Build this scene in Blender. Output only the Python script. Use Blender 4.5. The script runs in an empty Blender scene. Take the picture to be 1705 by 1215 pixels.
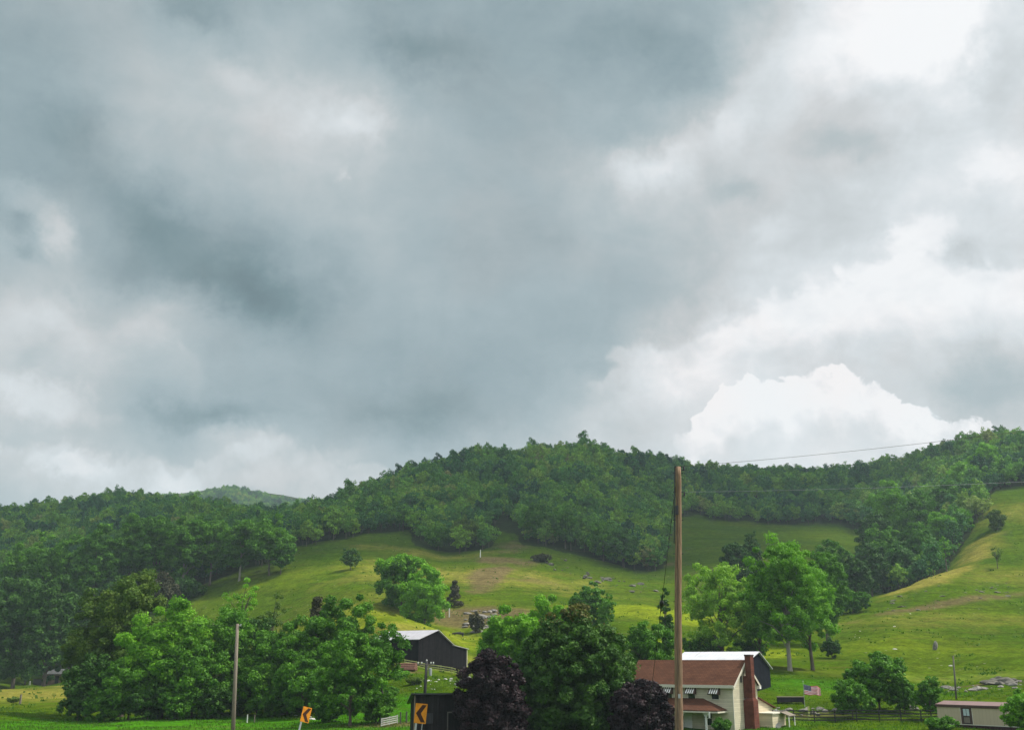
import bpy, math, random
import numpy as np
from mathutils import Vector, Matrix
R = math.radians
scene = bpy.context.scene
# ------------------------------------------------------------------ camera
W0, H0, F0 = 1705.0, 1215.0, 1700.0          # measurements below were taken in photograph pixels
CAMZ = 8.0
PITCH = math.atan((1100 - H0/2) / F0)
cd = bpy.data.cameras.new('camera'); cam = bpy.data.objects.new('camera', cd)
scene.collection.objects.link(cam)
cam.location = (0, 0, CAMZ); cam.rotation_euler = (math.pi/2 + PITCH, 0, 0)
cd.sensor_width = 36; cd.lens = F0/W0*36; cd.clip_start = .1; cd.clip_end = 20000
scene.camera = cam
scene.view_settings.view_transform = 'Standard'; scene.view_settings.look = 'None'
scene.view_settings.gamma = 1; scene.view_settings.use_curve_mapping = False
scene.view_settings.exposure = 0.3

def raydir(px, py):
    h = H0/2 - np.asarray(py, float); c, s = math.cos(PITCH), math.sin(PITCH)
    x = np.asarray(px, float) - W0/2
    return x, F0*c - h*s, F0*s + h*c
def P(px, py, Y):
    x, y, z = raydir(px, py); return Vector((float(x/y*Y), float(Y), float(CAMZ + z/y*Y)))

# ------------------------------------------------------------------ node helper
class NT:
    def __init__(s, t): s.t = t; s.n = t.nodes; s.l = t.links
    def node(s, typ, **k):
        n = s.n.new(typ)
        for a, b in k.items(): setattr(n, a, b)
        return n
    def put(s, sock, v):
        if isinstance(v, (int, float)): sock.default_value = v
        elif isinstance(v, (tuple, list)):
            sock.default_value = tuple(v) if len(v) == len(sock.default_value) else tuple(v) + (1,)
        else: s.l.new(v, sock)
    def math(s, op, a, b=0.0, c=None, clamp=False):
        n = s.node('ShaderNodeMath', operation=op, use_clamp=clamp)
        s.put(n.inputs[0], a); s.put(n.inputs[1], b)
        if c is not None: s.put(n.inputs[2], c)
        return n.outputs[0]
    def noise(s, vec, scale, detail=4, rough=.55, dist=0.0, color=False):
        n = s.node('ShaderNodeTexNoise'); s.put(n.inputs['Vector'], vec); n.inputs['Scale'].default_value = scale
        n.inputs['Detail'].default_value = detail; n.inputs['Roughness'].default_value = rough
        n.inputs['Distortion'].default_value = dist
        return n.outputs['Color' if color else 'Fac']
    def ramp(s, fac, stops, interp='LINEAR'):
        n = s.node('ShaderNodeValToRGB'); cr = n.color_ramp; cr.interpolation = interp
        while len(cr.elements) < len(stops): cr.elements.new(.5)
        for e, (p, c) in zip(cr.elements, stops):
            e.position = p
        for e, (p, c) in zip(cr.elements, stops):
            e.color = (c, c, c, 1) if isinstance(c, (int, float)) else (*c[:3], 1)
        s.put(n.inputs[0], fac); return n.outputs[0]
    def mix(s, fac, a, b, typ='MIX'):
        n = s.node('ShaderNodeMix', data_type='RGBA', blend_type=typ)
        s.put(n.inputs[0], fac); s.put(n.inputs[6], a); s.put(n.inputs[7], b); return n.outputs[2]
    def smooth(s, x, lo, hi):
        n = s.node('ShaderNodeMapRange', interpolation_type='SMOOTHSTEP')
        s.put(n.inputs[0], x); s.put(n.inputs[1], lo); s.put(n.inputs[2], hi); n.inputs[3].default_value = 0; n.inputs[4].default_value = 1
        return n.outputs[0]
def lin(c): c = c/255.0; return c/12.92 if c <= .04045 else ((c+.055)/1.055)**2.4
def L3(r, g, b): return (lin(r), lin(g), lin(b))

# ------------------------------------------------------------------ sun + sky
SUN_AZ, SUN_EL = 80.0, 56.0
sd = bpy.data.lights.new('sun', 'SUN'); sun = bpy.data.objects.new('sun', sd); scene.collection.objects.link(sun)
sd.energy = 4.8; sd.angle = R(4.0); sd.color = (1.0, .95, .86)
sv = Vector((math.sin(R(SUN_AZ))*math.cos(R(SUN_EL)), math.cos(R(SUN_AZ))*math.cos(R(SUN_EL)), math.sin(R(SUN_EL))))
sun.rotation_euler = sv.to_track_quat('Z', 'Y').to_euler(); sun.location = sv*300

CL_X = list(range(0, 1800, 100))
CL_Y = [0, 100, 200, 300, 400, 450, 500, 550, 600, 650, 700, 750, 800, 900]
CL = [
 [158,162,166,155,148,156,160,150,150,150,155,160,166,200,228,252,248,215],
 [150,155,165,178,183,183,172,148,150,152,152,155,172,225,230,250,248,218],
 [148,152,170,190,200,208,203,172,160,158,160,168,203,212,200,205,225,220],
 [145,140,155,172,190,198,190,178,168,172,195,218,198,200,215,222,232,238],
 [172,182,140,135,148,165,178,172,170,168,172,190,203,205,205,222,207,207],
 [165,165,148,132,130,150,175,172,168,165,170,180,185,205,225,238,220,215],
 [176,184,165,150,132,138,165,170,165,165,170,175,210,230,238,240,232,225],
 [203,200,195,192,155,150,158,165,162,160,160,182,225,235,236,230,225,218],
 [190,190,182,172,165,162,160,155,152,155,172,215,228,222,216,210,206,200],
 [205,195,175,160,158,160,155,145,148,155,185,215,220,222,220,212,198,196],
 [180,180,165,150,150,155,148,140,150,170,203,212,220,224,220,212,200,198],
 [188,195,190,182,187,176,170,160,170,190,205,214,222,226,224,218,206,200],
 [175,188,198,198,186,190,184,180,185,195,205,214,222,226,224,216,206,200],
 [180,188,194,194,188,190,188,186,190,196,205,212,220,224,222,216,206,200]]
CLA = np.array(CL, float)
def cl_sample(px, py):
    px = min(max(px, 0), 1700); py = min(max(py, 0), 900)
    i = min(int(px//100), 16); fx = px/100 - i
    j = max(k for k in range(len(CL_Y)-1) if CL_Y[k] <= py); fy = (py-CL_Y[j])/(CL_Y[j+1]-CL_Y[j])
    a = CLA[j, i]*(1-fx)+CLA[j, i+1]*fx; b = CLA[j+1, i]*(1-fx)+CLA[j+1, i+1]*fx
    return a*(1-fy)+b*fy
def to_px(az, el):       # direction (degrees) -> photograph pixel, used once to lay the measured cloud tones on the sky's own azimuth/elevation grid
    x, y, z = math.sin(R(az))*math.cos(R(el)), math.cos(R(az))*math.cos(R(el)), math.sin(R(el))
    c, s = math.cos(PITCH), math.sin(PITCH); yc = y*c+z*s; zc = z*c-y*s
    return W0/2 + F0*x/yc, H0/2 - F0*zc/yc
world = bpy.data.worlds.new('World'); scene.world = world; world.use_nodes = True
nt = NT(world.node_tree); nt.n.clear()
geo = nt.node('ShaderNodeTexCoord').outputs['Generated']
def make_world():
    sep0 = nt.node('ShaderNodeSeparateXYZ'); nt.put(sep0.inputs[0], geo)
    az0 = nt.math('MULTIPLY', nt.math('ARCTAN2', sep0.outputs[0], sep0.outputs[1]), 180/math.pi)
    el0 = nt.math('MULTIPLY', nt.math('ARCSINE', sep0.outputs[2]), 180/math.pi)
    # billowing: warp the azimuth / elevation with noise of several sizes
    w1 = nt.noise(geo, 5, 5, .55, 0, True); w2 = nt.noise(geo, 20, 8, .66, .15, True)
    s1 = nt.node('ShaderNodeSeparateColor'); nt.put(s1.inputs[0], w1)
    s2 = nt.node('ShaderNodeSeparateColor'); nt.put(s2.inputs[0], w2)
    def off(base, a, b, ka, kb):
        t = nt.math('MULTIPLY_ADD', nt.math('SUBTRACT', a, .5), ka, base)
        return nt.math('MULTIPLY_ADD', nt.math('SUBTRACT', b, .5), kb, t)
    az = off(az0, s1.outputs[0], s2.outputs[0], 4.6, 4.6)
    el = off(el0, s1.outputs[1], s2.outputs[1], 3.2, 3.8)
    A = 33.0
    u = nt.math('MULTIPLY_ADD', az, 1/(2*A), .5, clamp=True)
    acc = None; rows = 16; e0, e1 = 4.0, 38.0; d = (e1-e0)/(rows-1)
    elc = nt.math('MINIMUM', nt.math('MAXIMUM', el, e0), e1)
    for i in range(rows):
        e = e0 + d*i
        st = []
        for k in range(31):
            a = -A + 2*A*k/30; px, py = to_px(a, e); st.append((k/30, lin(cl_sample(px, py))))
        v = nt.ramp(u, st, 'CARDINAL')
        bw = nt.node('ShaderNodeRGBToBW'); nt.l.new(v, bw.inputs[0])
        wgt = nt.math('SUBTRACT', 1.0, nt.math('MULTIPLY', nt.math('ABSOLUTE', nt.math('SUBTRACT', elc, e)), 1/d), clamp=True)
        t = nt.math('MULTIPLY', bw.outputs[0], wgt)
        acc = t if acc is None else nt.math('ADD', acc, t)
    # fine texture of the cloud base
    n1 = nt.noise(geo, 11, 7, .6, .5)
    sv2 = nt.node('ShaderNodeMapping'); sv2.inputs['Scale'].default_value = (1, 1, 1.8); nt.put(sv2.inputs[0], geo)
    n2 = nt.noise(sv2.outputs[0], 34, 6, .62, .4)
    tex = nt.math('MULTIPLY_ADD', nt.math('SUBTRACT', n1, .5), .52, 1.0)
    tex = nt.math('MULTIPLY', nt.math('MULTIPLY', tex, 1.035), nt.math('MULTIPLY_ADD', nt.math('SUBTRACT', n2, .5), .20, 1.0))
    val = nt.math('MULTIPLY', acc, tex)
    # single brighter and darker banks: column, row, half width, half height, change in tone, edge softness
    def bank(px, py, rx, ry, dv, tilt=0.0, soft=.9):
        x, y, z = raydir(px, py); ca = math.degrees(math.atan2(x, y)); ce = math.degrees(math.atan2(z, math.hypot(x, y)))
        sx, sy = rx/32.0, ry/30.0; ct, sn = math.cos(R(tilt)), math.sin(R(tilt))
        dx = nt.math('SUBTRACT', azb, ca); dy = nt.math('SUBTRACT', elb, ce)
        a = nt.math('MULTIPLY_ADD', dx, ct/sx, nt.math('MULTIPLY', dy, sn/sx)); b = nt.math('MULTIPLY_ADD', dx, -sn/sy, nt.math('MULTIPLY', dy, ct/sy))
        d = nt.math('SQRT', nt.math('MULTIPLY_ADD', a, a, nt.math('MULTIPLY', b, b)))
        return nt.math('MULTIPLY', nt.math('SUBTRACT', 1.0, nt.smooth(d, 1-soft, 1.25)), dv)
    azb = off(az0, s2.outputs[0], s2.outputs[2], 3.0, 2.4); elb = off(el0, s2.outputs[1], s1.outputs[2], 3.4, 1.4)
    for q in [(600,205,75,45,.14,0,.9),(400,130,70,34,.09,-10,.9),(500,180,120,60,.06,-15,.9),(1085,285,100,55,.18,-8,.95),(1020,270,60,30,.06,0,.9),(1150,245,90,40,.10,30,.8),(102,398,34,46,.22,30,.95),(60,450,60,30,.06,0,.9),(40,340,60,30,.08,-30,.8),(577,298,12,14,.10,0,.95),
              (1530,35,120,80,.34,0,.95),(1400,60,120,90,.12,0,.9),(50,520,95,50,.12,0,.8),(240,530,80,40,.08,-10,.8),(80,665,120,36,.17,-10,.7),(120,765,90,24,.17,-10,.6),(285,795,60,30,.15,-30,.6),
              (420,735,80,28,.15,-10,.6),(450,790,60,30,.08,0,.7),(560,760,40,22,.08,0,.7),(1280,390,60,30,.10,10,.8),(1535,395,60,42,.20,35,.6),(1680,265,80,30,.12,0,.8),(1220,210,40,70,.10,-20,.7),
              (430,500,150,65,-.09,-15,.95),(240,350,170,60,-.05,-38,.95),(120,210,110,60,-.05,0,.9),(330,12,90,40,-.07,0,.8),(700,90,150,60,-.08,0,.9),(1040,60,150,60,-.05,0,.9),(1150,130,90,70,-.07,0,.8),(310,690,130,30,-.08,10,.9),
              (690,700,150,60,-.04,0,.95),(1595,430,46,26,-.12,20,.9),(1400,232,110,34,-.12,-8,.9),(1230,320,70,28,-.10,0,.9),(1650,640,110,70,-.17,0,.8),(1340,590,190,26,-.06,0,.9),(1655,110,50,70,-.12,0,.8),(30,390,40,30,-.08,0,.8),(800,420,170,60,-.03,0,.9)]:
        val = nt.math('ADD', val, bank(*q))
    # cumulus heads with crisp tops: top elevation as a function of azimuth, raggedness from noise
    def cumulus(pts, soft, rag, scale, gain, depth, val):
        az_, el_ = [], []
        for px, py in pts:
            x, y, z = raydir(px, py); az_.append(math.degrees(math.atan2(x, y))); el_.append(math.degrees(math.atan2(z, math.hypot(x, y))))
        lo, hi = az_[0], az_[-1]
        n = nt.noise(geo, scale, 5, .5, .35)
        n_b = nt.node('ShaderNodeSeparateColor'); nt.put(n_b.inputs[0], nt.noise(geo, scale*.6, 6, .6, .2, True))
        uu = nt.math('MULTIPLY_ADD', nt.math('SUBTRACT', n_b.outputs[0], .5), .10, nt.math('MULTIPLY_ADD', az0, 1/(hi-lo), -lo/(hi-lo)))
        uu = nt.math('MAXIMUM', nt.math('MINIMUM', uu, 1.0), 0.0)
        top = nt.node('ShaderNodeRGBToBW'); nt.l.new(nt.ramp(uu, [((a-lo)/(hi-lo), e/45) for a, e in zip(az_, el_)], 'B_SPLINE' if soft > .8 else 'LINEAR'), top.inputs[0])
        h = nt.math('SUBTRACT', nt.math('MULTIPLY', top.outputs[0], 45), el0)
        h = nt.math('MULTIPLY_ADD', nt.math('SUBTRACT', n, .5), rag, h)
        m = nt.smooth(h, 0.0, soft)
        m = nt.math('MULTIPLY', m, nt.math('SUBTRACT', 1.0, nt.smooth(h, depth*.3, depth)))
        gate = nt.math('MULTIPLY', nt.smooth(uu, .004, .07), nt.math('SUBTRACT', 1.0, nt.smooth(uu, .93, .996)))
        m = nt.math('MULTIPLY', m, gate)
        lump = nt.math('MULTIPLY_ADD', nt.math('SUBTRACT', nt.noise(geo, scale*.9, 5, .55, .2), .5), 2.2, 1.0)
        return nt.math('MULTIPLY_ADD', nt.math('MULTIPLY', m, lump), gain, val)
    val = cumulus([(960,700),(990,610),(1010,580),(1060,568),(1130,556),(1200,520),(1290,480),(1380,455),(1480,400),(1560,425),(1700,440),(1800,470)], .9, 4.4, 34, .15, 5.0, val)
    val = cumulus([(1120,745),(1150,700),(1190,660),(1225,630),(1300,628),(1350,614),(1430,618),(1470,640),(1500,672),(1535,682),(1580,690),(1595,712),(1635,696),(1680,735),(1760,790)], .30, 2.6, 52, .33, 3.6, val)
    val = cumulus([(-60,500),(0,486),(60,478),(110,520),(180,540),(240,505),(300,540),(350,620)], .9, 2.2, 30, .07, 4.0, val)
    val = cumulus([(-60,760),(0,725),(60,748),(130,735),(190,770),(250,752),(300,790),(340,760),(430,715),(500,735),(560,765),(620,760),(700,800)], .5, 1.8, 46, .10, 4.0, val)
    # tone -> colour: thick cloud is teal grey, thin cloud neutral, lit cloud white
    col = nt.ramp(val, [(0.0, L3(40,52,58)), (lin(130), L3(120,142,146)), (lin(150), L3(145,163,168)), (lin(170), L3(167,182,186)),
                        (lin(190), L3(186,196,198)), (lin(205), L3(204,209,210)), (lin(225), L3(224,229,231)), (lin(245), L3(247,248,249)), (1.0, (1,1,1))])
    # a cooler or warmer cast that wanders over the cloud
    cast = nt.noise(geo, 7, 4, .5, 0)
    col = nt.mix(nt.smooth(cast, .42, .66), col, nt.mix(1.0, col, (1.035, .99, .975), 'MULTIPLY'))
    sky = nt.node('ShaderNodeTexSky', sky_type='NISHITA', sun_disc=False)
    sky.sun_elevation = R(SUN_EL); sky.sun_rotation = R(SUN_AZ)
    skyc = nt.mix(1.0, sky.outputs[0], (.1, .1, .1), 'MULTIPLY')
    final = nt.mix(.93, skyc, col)
    # unseen sky overhead and behind the viewer brightened, added fill light for the land
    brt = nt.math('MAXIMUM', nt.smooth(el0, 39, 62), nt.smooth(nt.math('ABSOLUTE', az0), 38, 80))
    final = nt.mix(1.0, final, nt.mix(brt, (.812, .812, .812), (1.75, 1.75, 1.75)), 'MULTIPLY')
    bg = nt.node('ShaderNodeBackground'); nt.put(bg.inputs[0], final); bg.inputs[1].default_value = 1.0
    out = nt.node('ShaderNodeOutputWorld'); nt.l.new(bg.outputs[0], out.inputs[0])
make_world()

# ------------------------------------------------------------------ mesh helpers
col0 = scene.collection
def tag(o, label=None, cat=None, group=None, kind=None):
    if label: o['label'] = label
    if cat: o['category'] = cat
    if group: o['group'] = group
    if kind: o['kind'] = kind
    return o
def link(o, parent=None):
    col0.objects.link(o)
    if parent is not None: o.parent = parent
    return o
def empty(name, loc, rz=0.0):
    o = bpy.data.objects.new(name, None); o.location = loc; o.rotation_euler = (0, 0, rz); o.empty_display_size = .3
    return link(o)
class MB:
    def __init__(s): s.v = []; s.f = []; s.m = []
    def face(s, pts, mi=0):
        b = len(s.v); s.v += [tuple(p) for p in pts]; s.f.append(tuple(range(b, b+len(pts)))); s.m.append(mi); return s
    def hexa(s, p, mi=0):       # p: 8 corners, bottom 4 ccw then top 4 ccw
        b = len(s.v); s.v += [tuple(q) for q in p]
        for f in ((3,2,1,0),(4,5,6,7),(0,1,5,4),(1,2,6,5),(2,3,7,6),(3,0,4,7)): s.f.append(tuple(b+i for i in f)); s.m.append(mi)
        return s
    def box(s, x0, x1, y0, y1, z0, z1, mi=0):
        return s.hexa([(x0,y0,z0),(x1,y0,z0),(x1,y1,z0),(x0,y1,z0),(x0,y0,z1),(x1,y0,z1),(x1,y1,z1),(x0,y1,z1)], mi)
    def slab(s, pts, t, mi=0):  # polygon thickened downward
        n = len(pts); b = len(s.v); s.v += [tuple(p) for p in pts] + [(p[0], p[1], p[2]-t) for p in pts]
        s.f.append(tuple(range(b, b+n))); s.f.append(tuple(b+n+i for i in reversed(range(n)))); s.m += [mi, mi]
        for i in range(n):
            j = (i+1) % n; s.f.append((b+i, b+n+i, b+n+j, b+j)); s.m.append(mi)
        return s
    def prism_y(s, pts, x0, x1, mi=0):   # polygon of (y,z) extruded along x
        n = len(pts); b = len(s.v); s.v += [(x0, y, z) for y, z in pts] + [(x1, y, z) for y, z in pts]
        s.f.append(tuple(b+i for i in reversed(range(n)))); s.f.append(tuple(b+n+i for i in range(n))); s.m += [mi, mi]
        for i in range(n):
            j = (i+1) % n; s.f.append((b+i, b+j, b+n+j, b+n+i)); s.m.append(mi)
        return s
    def tube(s, pts, rads, n=8, mi=0, cap=True):
        pts = [Vector(p) for p in pts]; rings = []
        for i, p in enumerate(pts):
            t = (pts[min(i+1, len(pts)-1)] - pts[max(i-1, 0)]).normalized()
            a = t.cross(Vector((0.13, .99, 0.05)) if abs(t.y) < .9 else Vector((1, 0, 0))).normalized(); c = t.cross(a)
            b = len(s.v); r = rads[i] if hasattr(rads, '__len__') else rads
            for k in range(n):
                th = 2*math.pi*k/n; s.v.append(tuple(p + a*math.cos(th)*r + c*math.sin(th)*r))
            rings.append(b)
        for q in range(len(rings)-1):
            for k in range(n):
                k2 = (k+1) % n; s.f.append((rings[q]+k, rings[q]+k2, rings[q+1]+k2, rings[q+1]+k)); s.m.append(mi)
        if cap:
            s.f.append(tuple(rings[0]+k for k in reversed(range(n)))); s.f.append(tuple(rings[-1]+k for k in range(n))); s.m += [mi, mi]
        return s
    def mesh(s, name, mats, smooth=False):
        me = bpy.data.meshes.new(name); me.from_pydata(s.v, [], s.f); 
        for m in (mats if isinstance(mats, (list, tuple)) else [mats]): me.materials.append(m)
        me.polygons.foreach_set('material_index', s.m)
        if smooth: me.polygons.foreach_set('use_smooth', [True]*len(s.f))
        me.update(); return me
    def build(s, name, mats, parent=None, smooth=False):
        return link(bpy.data.objects.new(name, s.mesh(name, mats, smooth)), parent)

# value noise in numpy
def vnoise(x, y, seed=0):
    xi = np.floor(x).astype(np.int64); yi = np.floor(y).astype(np.int64); fx = x-xi; fy = y-yi
    fx = fx*fx*(3-2*fx); fy = fy*fy*(3-2*fy)
    def h(a, b):
        n = (a*374761393 + b*668265263 + seed*974634777) & 0xffffffff
        n = ((n ^ (n >> 13))*1274126177) & 0xffffffff
        return ((n ^ (n >> 16)) & 0xffff)/65535.0
    return (h(xi,yi)*(1-fx)+h(xi+1,yi)*fx)*(1-fy) + (h(xi,yi+1)*(1-fx)+h(xi+1,yi+1)*fx)*fy
def fbm(x, y, seed=0, oct=4):
    t = 0; a = 1; s = 0
    for i in range(oct): t = t + a*vnoise(x*2**i, y*2**i, seed+i); s += a; a *= .5
    return t/s

# ------------------------------------------------------------------ materials
def newmat(name):
    m = bpy.data.materials.new(name); m.use_nodes = True; t = NT(m.node_tree)
    return m, t, t.n['Principled BSDF']
def flat(name, rgb, rough=.7, var=.15, scale=3.0, metal=0.0, spec=.3, bump=0.0, stretch=None, c2=None):
    m, t, b = newmat(name); tc = t.node('ShaderNodeTexCoord').outputs['Object']
    if stretch:
        mp = t.node('ShaderNodeMapping'); mp.inputs['Scale'].default_value = stretch; t.put(mp.inputs[0], tc); tc = mp.outputs[0]
    n = t.noise(tc, scale, 6, .6)
    lo = tuple(c*(1-var) for c in rgb) if c2 is None else c2
    c = t.ramp(n, [(.3, lo), (.7, tuple(c*(1+var*.6) for c in rgb))])
    t.put(b.inputs['Base Color'], c); b.inputs['Roughness'].default_value = rough; b.inputs['Metallic'].default_value = metal
    b.inputs['Specular IOR Level'].default_value = spec
    if bump:
        bp = t.node('ShaderNodeBump'); bp.inputs['Strength'].default_value = bump; bp.inputs['Distance'].default_value = .05
        t.put(bp.inputs['Height'], n); t.l.new(bp.outputs[0], b.inputs['Normal'])
    return m
def leafmat(name, dark, light, trans=.28, rnd=.35):
    m, t, b = newmat(name)
    at = t.node('ShaderNodeAttribute', attribute_name='tint').outputs['Fac']
    oi = t.node('ShaderNodeObjectInfo').outputs['Random']
    f = t.math('MULTIPLY_ADD', t.math('SUBTRACT', oi, .5), rnd, at, clamp=True)
    c = t.mix(f, dark, light)
    t.put(b.inputs['Base Color'], c); b.inputs['Roughness'].default_value = .58; b.inputs['Specular IOR Level'].default_value = .14
    tr = t.node('ShaderNodeBsdfTranslucent'); t.put(tr.inputs[0], t.mix(1.0, c, (1.0, 1.25, .6), 'MULTIPLY'))
    mx = t.node('ShaderNodeMixShader'); mx.inputs[0].default_value = trans
    t.l.new(b.outputs[0], mx.inputs[1]); t.l.new(tr.outputs[0], mx.inputs[2])
    t.l.new(mx.outputs[0], t.n['Material Output'].inputs[0]); return m
M = {}
M['leaf_mid']    = leafmat('leaf_mid', (0.038,0.122,0.008), (0.109,0.260,0.017))
M['leaf_bright'] = leafmat('leaf_bright', (0.077,0.212,0.010), (0.195,0.405,0.025), .35)
M['leaf_lime']   = leafmat('leaf_lime', (0.122,0.251,0.019), (0.273,0.454,0.043), .35)
M['leaf_dark']   = leafmat('leaf_dark', (0.019,0.065,0.008), (0.054,0.133,0.015), .2)
M['leaf_olive']  = leafmat('leaf_olive', (0.060,0.117,0.015), (0.134,0.200,0.025), .25)
M['leaf_maple']  = leafmat('leaf_maple', (0.027,0.080,0.011), (0.075,0.160,0.021), .22)
M['leaf_russet'] = leafmat('leaf_russet', (0.075,0.087,0.017), (0.138,0.123,0.027), .25)
M['leaf_purple']  = leafmat('leaf_purple', (.009,.006,.008), (.033,.016,.020), .1)
M['leaf_bluish'] = leafmat('leaf_bluish', (0.033,0.101,0.017), (0.078,0.192,0.029), .22)
M['leaf_brown']  = leafmat('leaf_brown', (0.042,0.043,0.020), (0.078,0.078,0.033), .15)
def forestmat():
    m, t, b = newmat('leaf_forest')
    at = t.node('ShaderNodeAttribute', attribute_name='tint').outputs['Fac']
    oin = t.node('ShaderNodeObjectInfo'); gro = t.noise(oin.outputs['Location'], .022, 3, .55)
    oi = t.math('ADD', t.math('MULTIPLY', oin.outputs['Random'], .55), t.math('MULTIPLY', t.smooth(gro, .34, .66), .45))
    c = t.ramp(oi, [(0, (.018,.060,.034)), (.2, (.030,.100,.038)), (.42, (.060,.165,.034)), (.62, (.105,.230,.028)), (.8, (.165,.290,.030)), (.9, (.200,.270,.055)), (1, (.170,.150,.070))])
    c = t.mix(1.0, c, t.ramp(at, [(0, .72), (1, 1.85)]), 'MULTIPLY')
    t.put(b.inputs['Base Color'], c); b.inputs['Roughness'].default_value = .6; b.inputs['Specular IOR Level'].default_value = .15
    tr = t.node('ShaderNodeBsdfTranslucent'); t.put(tr.inputs[0], t.mix(1.0, c, (1.0, 1.2, .6), 'MULTIPLY'))
    mx = t.node('ShaderNodeMixShader'); mx.inputs[0].default_value = .22
    t.l.new(b.outputs[0], mx.inputs[1]); t.l.new(tr.outputs[0], mx.inputs[2])
    t.l.new(mx.outputs[0], t.n['Material Output'].inputs[0]); return m
M['leaf_forest'] = forestmat()
M['bark'] = flat('bark', (.105,.085,.065), .9, .45, 3, bump=.5, stretch=(3,3,.4))
M['pale_bark'] = flat('pale_bark', (.26,.24,.20), .85, .4, 3, bump=.3, stretch=(3,3,.5))
M['pole_wood'] = flat('pole_wood', (.27,.18,.115), .9, .5, 5, bump=.7, stretch=(9,9,.3), c2=(.10,.060,.036))
M['old_wood'] = flat('old_wood', (.11,.10,.09), .9, .35, 5, bump=.3, stretch=(6,6,.5))
M['grey_wood'] = flat('grey_wood', (.19,.160,.125), .9, .35, 5, bump=.3, stretch=(6,6,.5))
M['dark_board'] = flat('dark_board', (.028,.026,.030), .8, .4, 3, bump=.3, stretch=(5,5,.3))
M['black_rail'] = flat('black_rail', (.025,.024,.026), .7, .4, 4)
M['lichen_rail'] = flat('lichen_rail', (.50,.52,.17), .85, .3, 4, c2=(.26,.25,.10))  # yellow light on the fence rails put into the wood colour
M['rock'] = flat('rock', (.22,.205,.18), .95, .5, 1.6, bump=.8, c2=(.07,.062,.052))
M['pale_rock'] = flat('pale_rock', (.48,.47,.44), .95, .35, 2, bump=.6)
M['dark_rock'] = flat('dark_rock', (.125,.115,.095), .95, .5, 1.2, bump=.8, c2=(.05,.048,.036))
M['white_paint'] = flat('white_paint', (.72,.71,.67), .55, .08, 4)
M['cream_trim'] = flat('cream_trim', (.55,.51,.42), .55, .1, 4)
M['dark_glass'] = flat('dark_glass', (.018,.022,.024), .12, .3, 1, spec=.6)
M['dark_metal'] = flat('dark_metal', (.05,.05,.055), .5, .2, 4, metal=.5)
M['galv'] = flat('galv', (.42,.43,.44), .45, .15, 3, metal=.5)
M['brown_trim'] = flat('brown_trim', (.075,.042,.033), .7, .2, 4)
M['curtain'] = flat('curtain', (.42,.50,.50), .7, .2, 9, stretch=(8,8,.5))
M['concrete'] = flat('concrete', (.36,.35,.32), .9, .2, 3)

def siding(name, rgb, step, vertical=False, rough=.6, depth=.6, dirt=.12, gapk=.35):
    m, t, b = newmat(name); tc = t.node('ShaderNodeTexCoord').outputs['Object']
    sp = t.node('ShaderNodeSeparateXYZ'); t.put(sp.inputs[0], tc)
    ax = t.math('ADD', sp.outputs[0], sp.outputs[1]) if vertical else sp.outputs[2]
    fr = t.math('FRACT', t.math('MULTIPLY', ax, 1/step))
    gap = t.smooth(fr, .02, .16) if vertical else t.smooth(fr, .0, .14)
    n = t.noise(tc, 1.3, 6, .6); n2 = t.noise(tc, 9, 4, .6)
    cell = t.node('ShaderNodeTexWhiteNoise', noise_dimensions='1D'); t.put(cell.inputs['W'], t.math('FLOOR', t.math('MULTIPLY', ax, 1/step)))
    c = t.ramp(n, [(.3, tuple(v*(1-dirt) for v in rgb)), (.7, tuple(v*(1+dirt*.5) for v in rgb))])
    c = t.mix(1.0, c, t.ramp(cell.outputs['Value'], [(0, 1-dirt*.9), (1, 1.0+dirt*.5)]), 'MULTIPLY')
    c = t.mix(1.0, c, t.ramp(n2, [(.3, 1-dirt*.8), (.7, 1.0)]), 'MULTIPLY')
    c = t.mix(gap, tuple(v*gapk for v in rgb), c)
    t.put(b.inputs['Base Color'], c); b.inputs['Roughness'].default_value = rough; b.inputs['Specular IOR Level'].default_value = .06 if max(rgb) < .1 else .25
    bp = t.node('ShaderNodeBump'); bp.inputs['Strength'].default_value = depth; bp.inputs['Distance'].default_value = .02
    t.put(bp.inputs['Height'], gap if vertical else fr); t.l.new(bp.outputs[0], b.inputs['Normal']); return m
M['clapboard'] = siding('clapboard', (.60,.54,.40), .2)
M['plain_siding'] = siding('plain_siding', (.60,.52,.37), .28)
M['barn_board'] = siding('barn_board', (.017,.015,.018), .22, True, .85, .5, .5)
M['navy_board'] = siding('navy_board', (.013,.015,.024), .22, True, .75, .5, .4)
M['shed_board'] = siding('shed_board', (.024,.021,.022), .25, True, .85, .5, .45)
M['trailer_wall'] = siding('trailer_wall', (.44,.36,.25), .4, True, .6, .05, .03, .85)
M['trailer_skirt'] = siding('trailer_skirt', (.062,.034,.03), .3, True, .7, .3, .2)
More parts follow.
